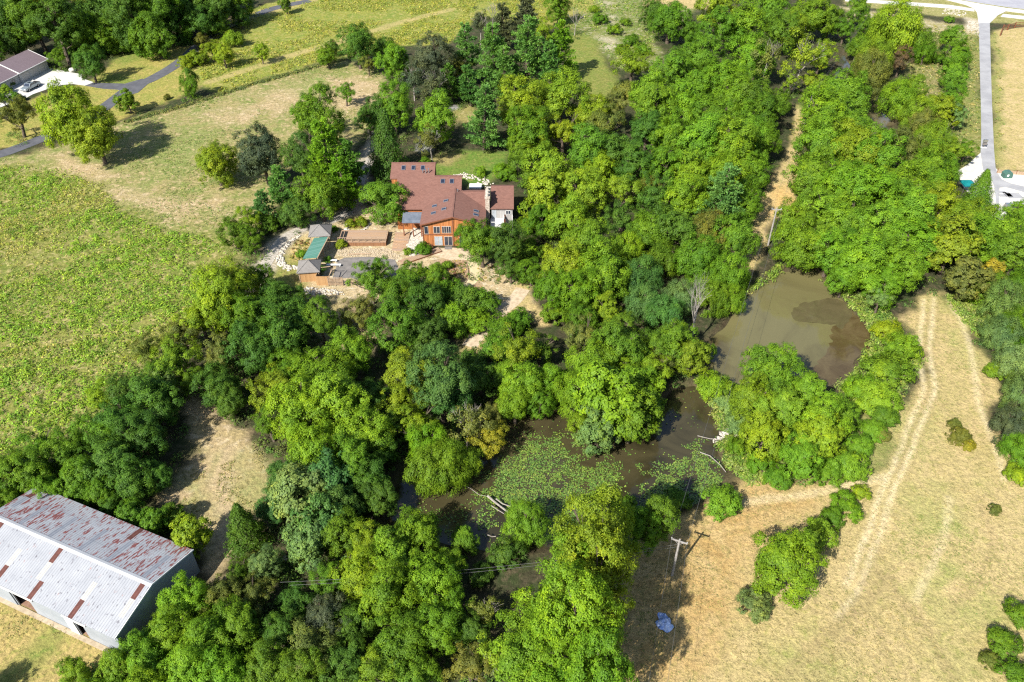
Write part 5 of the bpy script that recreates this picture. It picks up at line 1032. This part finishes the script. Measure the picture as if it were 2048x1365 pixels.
marsh = np.concatenate([scatter([(1640,560),(1690,585),(1740,590),(1790,640),(1800,690),(1760,720),(1735,690),(1745,672),(1722,633),(1692,602),(1665,575)], 1500, 17), scatter([(1390,760),(1430,745),(1480,775),(1480,870),(1440,860),(1420,810)], 900, 18), scatter([(1730,700),(1800,690),(1850,720),(1800,800),(1760,830),(1690,800),(1670,770),(1710,745)], 1400, 19), scatter([(1480,590),(1560,525),(1570,545),(1510,580)], 400, 20), scatter([(1430,880),(1500,860),(1600,960),(1500,970),(1450,930)], 900, 23), scatter([(1600,190),(1660,170),(1650,230),(1612,245)], 500, 24), scatter([(1890,590),(1990,590),(1985,700),(1930,650)], 900, 25)])
r_ = .35+.6*R5.random(len(marsh))**1.5
mounds('marsh_grass', marsh, r_, r_*.8, palette(len(marsh), [(.13, .20, .025), (.16, .21, .035), (.10, .17, .025), (.2, .22, .06)], R5), 16, .16+.1*r_, 'lush bright grass around the pond edges', 'grass', 21, .3, .8)
vg = np.concatenate([scatter([(1862,50),(1955,62),(1960,300),(1925,335),(1890,250)], 3200, 27), scatter([(1790,90),(1900,60),(1890,240),(1850,200)], 2000, 28), scatter([(1983,60),(1998,70),(2012,330),(1992,335)], 900, 29), scatter([(1580,250),(1620,215),(1610,330),(1600,400),(1590,420)], 700, 30), scatter([(500,590),(560,575),(620,600),(560,640)], 300, 33)])
r_ = .3+.5*R5.random(len(vg))**2
mounds('verge_grass', vg, r_, r_*.7, palette(len(vg), [(.16, .18, .04), (.22, .2, .06), (.11, .15, .035), (.28, .24, .1)], R5), 8, .2+.1*r_, 'tall grass on the lane and trail verges', 'grass', 31)
Q = np.concatenate([scatter([(440,930),(535,900),(545,1000),(480,1060),(430,1000)], 1500, 121, lambda x, y: sstep(.4, .6, fbm(x, y, .35, 122))), scatter([(310,990),(400,890),(420,960),(400,1050),(330,1030)], 900, 123, lambda x, y: sstep(.45, .6, fbm(x, y, .35, 124))), scatter([(-40,1200),(120,1255),(230,1292),(200,1340),(-40,1400)], 1500, 125, lambda x, y: sstep(.4, .6, fbm(x, y, .3, 126))), scatter([(600,585),(700,595),(740,640),(700,700),(620,660)], 900, 127, lambda x, y: sstep(.4, .6, fbm(x, y, .35, 128)))]); r_ = .12+.22*R5.random(len(Q))**2
mounds('yard_grass', Q, r_, r_*.6, palette(len(Q), [(.15, .18, .05), (.22, .2, .07), (.26, .22, .09)], R5), 7, .06+.12*r_, 'thin grass tufts on the dirt yards', 'grass', 129)
# undergrowth beneath the trees
T_ = np.array([(x, y, r) for x, y, r, c in trees if c not in 'BG'])
k_ = R5.integers(0, len(T_), 3700); a_ = R5.uniform(0, 2*np.pi, 3700); d_ = np.sqrt(R5.random(3700))*1.05
Q = T_[k_, :2]+np.stack([np.cos(a_), np.sin(a_)], 1)*(d_*T_[k_, 2])[:, None]
Q = off_water(Q, .5)
KEEP_OUT = [[(600,600),(700,600),(800,520),(990,500),(1010,420),(1035,360),(1000,310),(780,310),(740,420),(620,440),(520,570)], [(300,1000),(400,880),(380,780),(480,850),(550,960),(520,1020),(470,1070),(450,1180),(400,1150),(400,1060)], [(-100,970),(90,985),(420,1110),(400,1180),(240,1300),(-100,1400)], [(1590,205),(1620,215),(1610,300),(1595,430),(1545,450),(1500,570),(1465,580),(1500,470),(1520,400),(1560,330)], FIELD, [(-200,345),(130,290),(700,110),(780,220),(550,440)], HM, [(1000,560),(1070,580),(1090,650),(1000,640),(940,720),(920,690)], [(-200,280),(200,180),(440,110),(330,85),(160,150),(0,170)], YM, [(1920,350),(1965,300),(2000,360),(1990,420),(1930,385)]]
for po in KEEP_OUT: Q = Q[sdist(Q[:, 0], Q[:, 1], WP(po)) < 0]
r_ = .6+.9*R5.random(len(Q))**1.5
mounds('undergrowth', Q, r_, r_*1.0, palette(len(Q), [(.05, .10, .018), (.07, .13, .02), (.09, .15, .02), (.08, .10, .03)], R5), 52, .12+.05*r_, 'low green undergrowth beneath the woodland trees', 'undergrowth', 35)
# lily pads
Lp = scatter(LILY_POND, 150000, 37, None, .25)
zones = [([(1010,930),(1060,880),(1130,880),(1150,920),(1250,940),(1220,1000),(1130,1060),(1060,1040),(960,1000),(980,960)], .95), ([(1330,930),(1400,890),(1450,930),(1450,980),(1390,1010),(1320,1010),(1290,980)], 1.0), ([(960,1000),(1000,1010),(1010,1080),(950,1070)], .6), ([(1150,900),(1340,920),(1310,990),(1220,1020)], .3), ([(840,1020),(920,1040),(900,1070),(830,1050)], .35)]
dn = np.full(len(Lp), .03)
for po, dv in zones: dn = np.maximum(dn, dv*sstep(-3, 1.5, sdist(Lp[:, 0], Lp[:, 1], WP(po))))
dn = .5*dn*sstep(.42, .60, fbm(Lp[:, 0], Lp[:, 1], .8, 91)*.65+fbm(Lp[:, 0], Lp[:, 1], .15, 92)*.35+.14*(dn > .8))
Lp = Lp[R5.random(len(Lp)) < dn]; n_ = len(Lp); rr = R5.uniform(.05, .13, n_); k = 6; an = np.arange(k)*2*np.pi/k
tl = R5.normal(0, .12, (n_, 2)); off = np.stack([np.cos(an)[None]*rr[:, None], np.sin(an)[None]*rr[:, None]], -1)
off *= R5.uniform(.8, 1.15, (n_, k, 1))
V = np.concatenate([Lp[:, None]+off, (WATER_Z+.02+R5.uniform(0, .1, n_)[:, None]+(off*tl[:, None]).sum(-1).clip(-.05, .08)+.03)[..., None]], -1).reshape(-1, 3)
me = mesh_np('lily_pads', V, np.arange(n_*k).reshape(n_, k), face_attr={'v': np.clip(R5.normal(.5, .22, n_), 0, 1), 'col': palette(n_, [(.10, .175, .03), (.085, .15, .03), (.15, .20, .045), (.07, .125, .025)], R5)})
tag(link('lily_pads', me, M['pad']), 'scattered green lily pads floating on the dark pond', 'lily pads', kind='stuff')
# stones: dry stream beside the house, borders
rng = np.random.default_rng(55)
ico = [(0,0,1)]+[(math.cos(i*math.tau/6)*.94, math.sin(i*math.tau/6)*.94, .34) for i in range(6)]+[(math.cos((i+.5)*math.tau/6)*.94, math.sin((i+.5)*math.tau/6)*.94, -.34) for i in range(6)]
icf = [(0,1+i,1+(i+1) % 6) for i in range(6)]+[(1+i,7+i,1+(i+1) % 6) for i in range(6)]+[(7+i,7+(i+1) % 6,1+(i+1) % 6) for i in range(6)]
ico, icf = np.array(ico), np.array(icf)
def stones(name, Q, rmin, rmax, mat, label, zoff=.0):
    n_ = len(Q); r = rng.uniform(rmin, rmax, n_); a = rng.uniform(0, 6.28, n_); B = ico[None]*rng.uniform(.75, 1.25, (n_, len(ico), 1))*np.stack([r*1.25, r*.9, r*.6], 1)[:, None]
    x = B[..., 0]*np.cos(a)[:, None]-B[..., 1]*np.sin(a)[:, None]; y = B[..., 0]*np.sin(a)[:, None]+B[..., 1]*np.cos(a)[:, None]
    V = np.stack([x+Q[:, None, 0], y+Q[:, None, 1], B[..., 2]+r[:, None]*.25+zoff], -1).reshape(-1, 3)
    Fq = (icf[None]+(np.arange(n_)*len(ico))[:, None, None]).reshape(-1, 3)
    return tag(link(name, mesh_np(name, V, Fq), mat), label, 'stones', kind='stuff')
stones('rock_garden', scatter([(820,506),(815,488),(822,468),(832,454),(846,450),(850,470),(850,490),(838,512),(825,516)], 3200, 61), .14, .46, M['stone'], 'tumbled pale rocks of the garden stream beside the house')
stones('stone_border', np.concatenate([np.array([G(x, y)[:2] for x, y in pts])[np.minimum((t*(len(pts)-1)).astype(int), len(pts)-2)]*(1-(t*(len(pts)-1)) % 1)[:, None]+np.array([G(x, y)[:2] for x, y in pts])[np.minimum((t*(len(pts)-1)).astype(int)+1, len(pts)-1)]*((t*(len(pts)-1)) % 1)[:, None]+rng.normal(0, s_, (len(t), 2)) for pts, t, s_ in (
    ([(562,505),(560,520),(566,532),(580,537),(600,535),(612,530)], rng.random(170), .35), ([(700,440),(693,450),(692,460),(702,466),(720,464),(735,455),(742,447)], rng.random(120), .15), ([(562,505),(575,488),(600,472)], rng.random(60), .2), ([(905,352),(935,353),(968,362),(975,372)], rng.random(120), .7), ([(880,560),(895,585),(880,600)], rng.random(50), .5))]), .12, .3, M['stone'], 'pale stone borders of the garden beds')
stones('pebble_bed', scatter([(676,498),(775,498),(800,512),(790,520),(740,513),(690,514),(672,510)], 1800, 63), .05, .14, M['pebble'], 'tan pebbles of the bed below the deck')
stones('bank_rubble', np.concatenate([scatter([(1440,860),(1470,850),(1480,870),(1450,885),(1425,885)], 260, 64), scatter([(855,590),(885,570),(900,590),(870,620),(850,640)], 220, 65), scatter([(560,1120),(580,1110),(590,1125)], 30, 67), scatter([(610,575),(680,580),(690,590),(600,590)], 200, 68), scatter([(1935,40),(1958,44),(1958,66),(1934,62)], 260, 69), scatter([(1890,16),(1932,24),(1930,34),(1885,28)], 250, 70)]), 0.08, .26, M['stone'], 'loose pale rubble on the banks')
# mulch-bed plants
Q = np.concatenate([scatter([(885,525),(930,520),(935,560),(905,575)], 130, 72), scatter([(950,530),(1000,530),(1010,560),(960,575)], 50, 73), scatter([(690,440),(735,440),(730,455),(700,460)], 120, 74), scatter([(590,480),(620,480),(610,520),(580,520)], 120, 75)]); r_ = .2+.3*R5.random(len(Q))
mounds('bed_plants', Q, r_, r_*.8, palette(len(Q), [(.09, .12, .03), (.2, .19, .04), (.14, .06, .03), (.3, .22, .06)], R5), 12, .14+.05*r_, 'small mixed plants of the garden beds', 'plants', 76)
# fallen timber at the pond
for pts, r0, lb in (([(975,992),(990,1005),(1012,1022),(1035,1035)], .16, 'pale fallen trunk lying in the lily pond'), ([(992,998),(1005,1008),(1022,1014),(1020,1003)], .09, 'thin forked branch behind the fallen trunk'), ([(983,1012),(995,1020),(1008,1028)], .07, 'short dead branch before the fallen trunk'), ([(932,973),(942,978),(958,990),(974,993)], .05, 'bare twig reaching into the pond from the willow'), ([(975,1070),(984,1074),(992,1073)], .07, 'small white stick in the shallow water'), ([(1395,872),(1420,878),(1445,880)], .07, 'bare branch reaching over the channel'), ([(1400,905),(1420,912),(1440,930),(1452,945)], .08, 'grey log along the rubble bank')):
    tag(MB().tube([G(x, y, .1+.25*((i+1) % 2)) for i, (x, y) in enumerate(pts)], [r0*(1-.5*i/len(pts)) for i in range(len(pts))], 6).build('fallen_branch', M['palebark']), lb, 'branch')
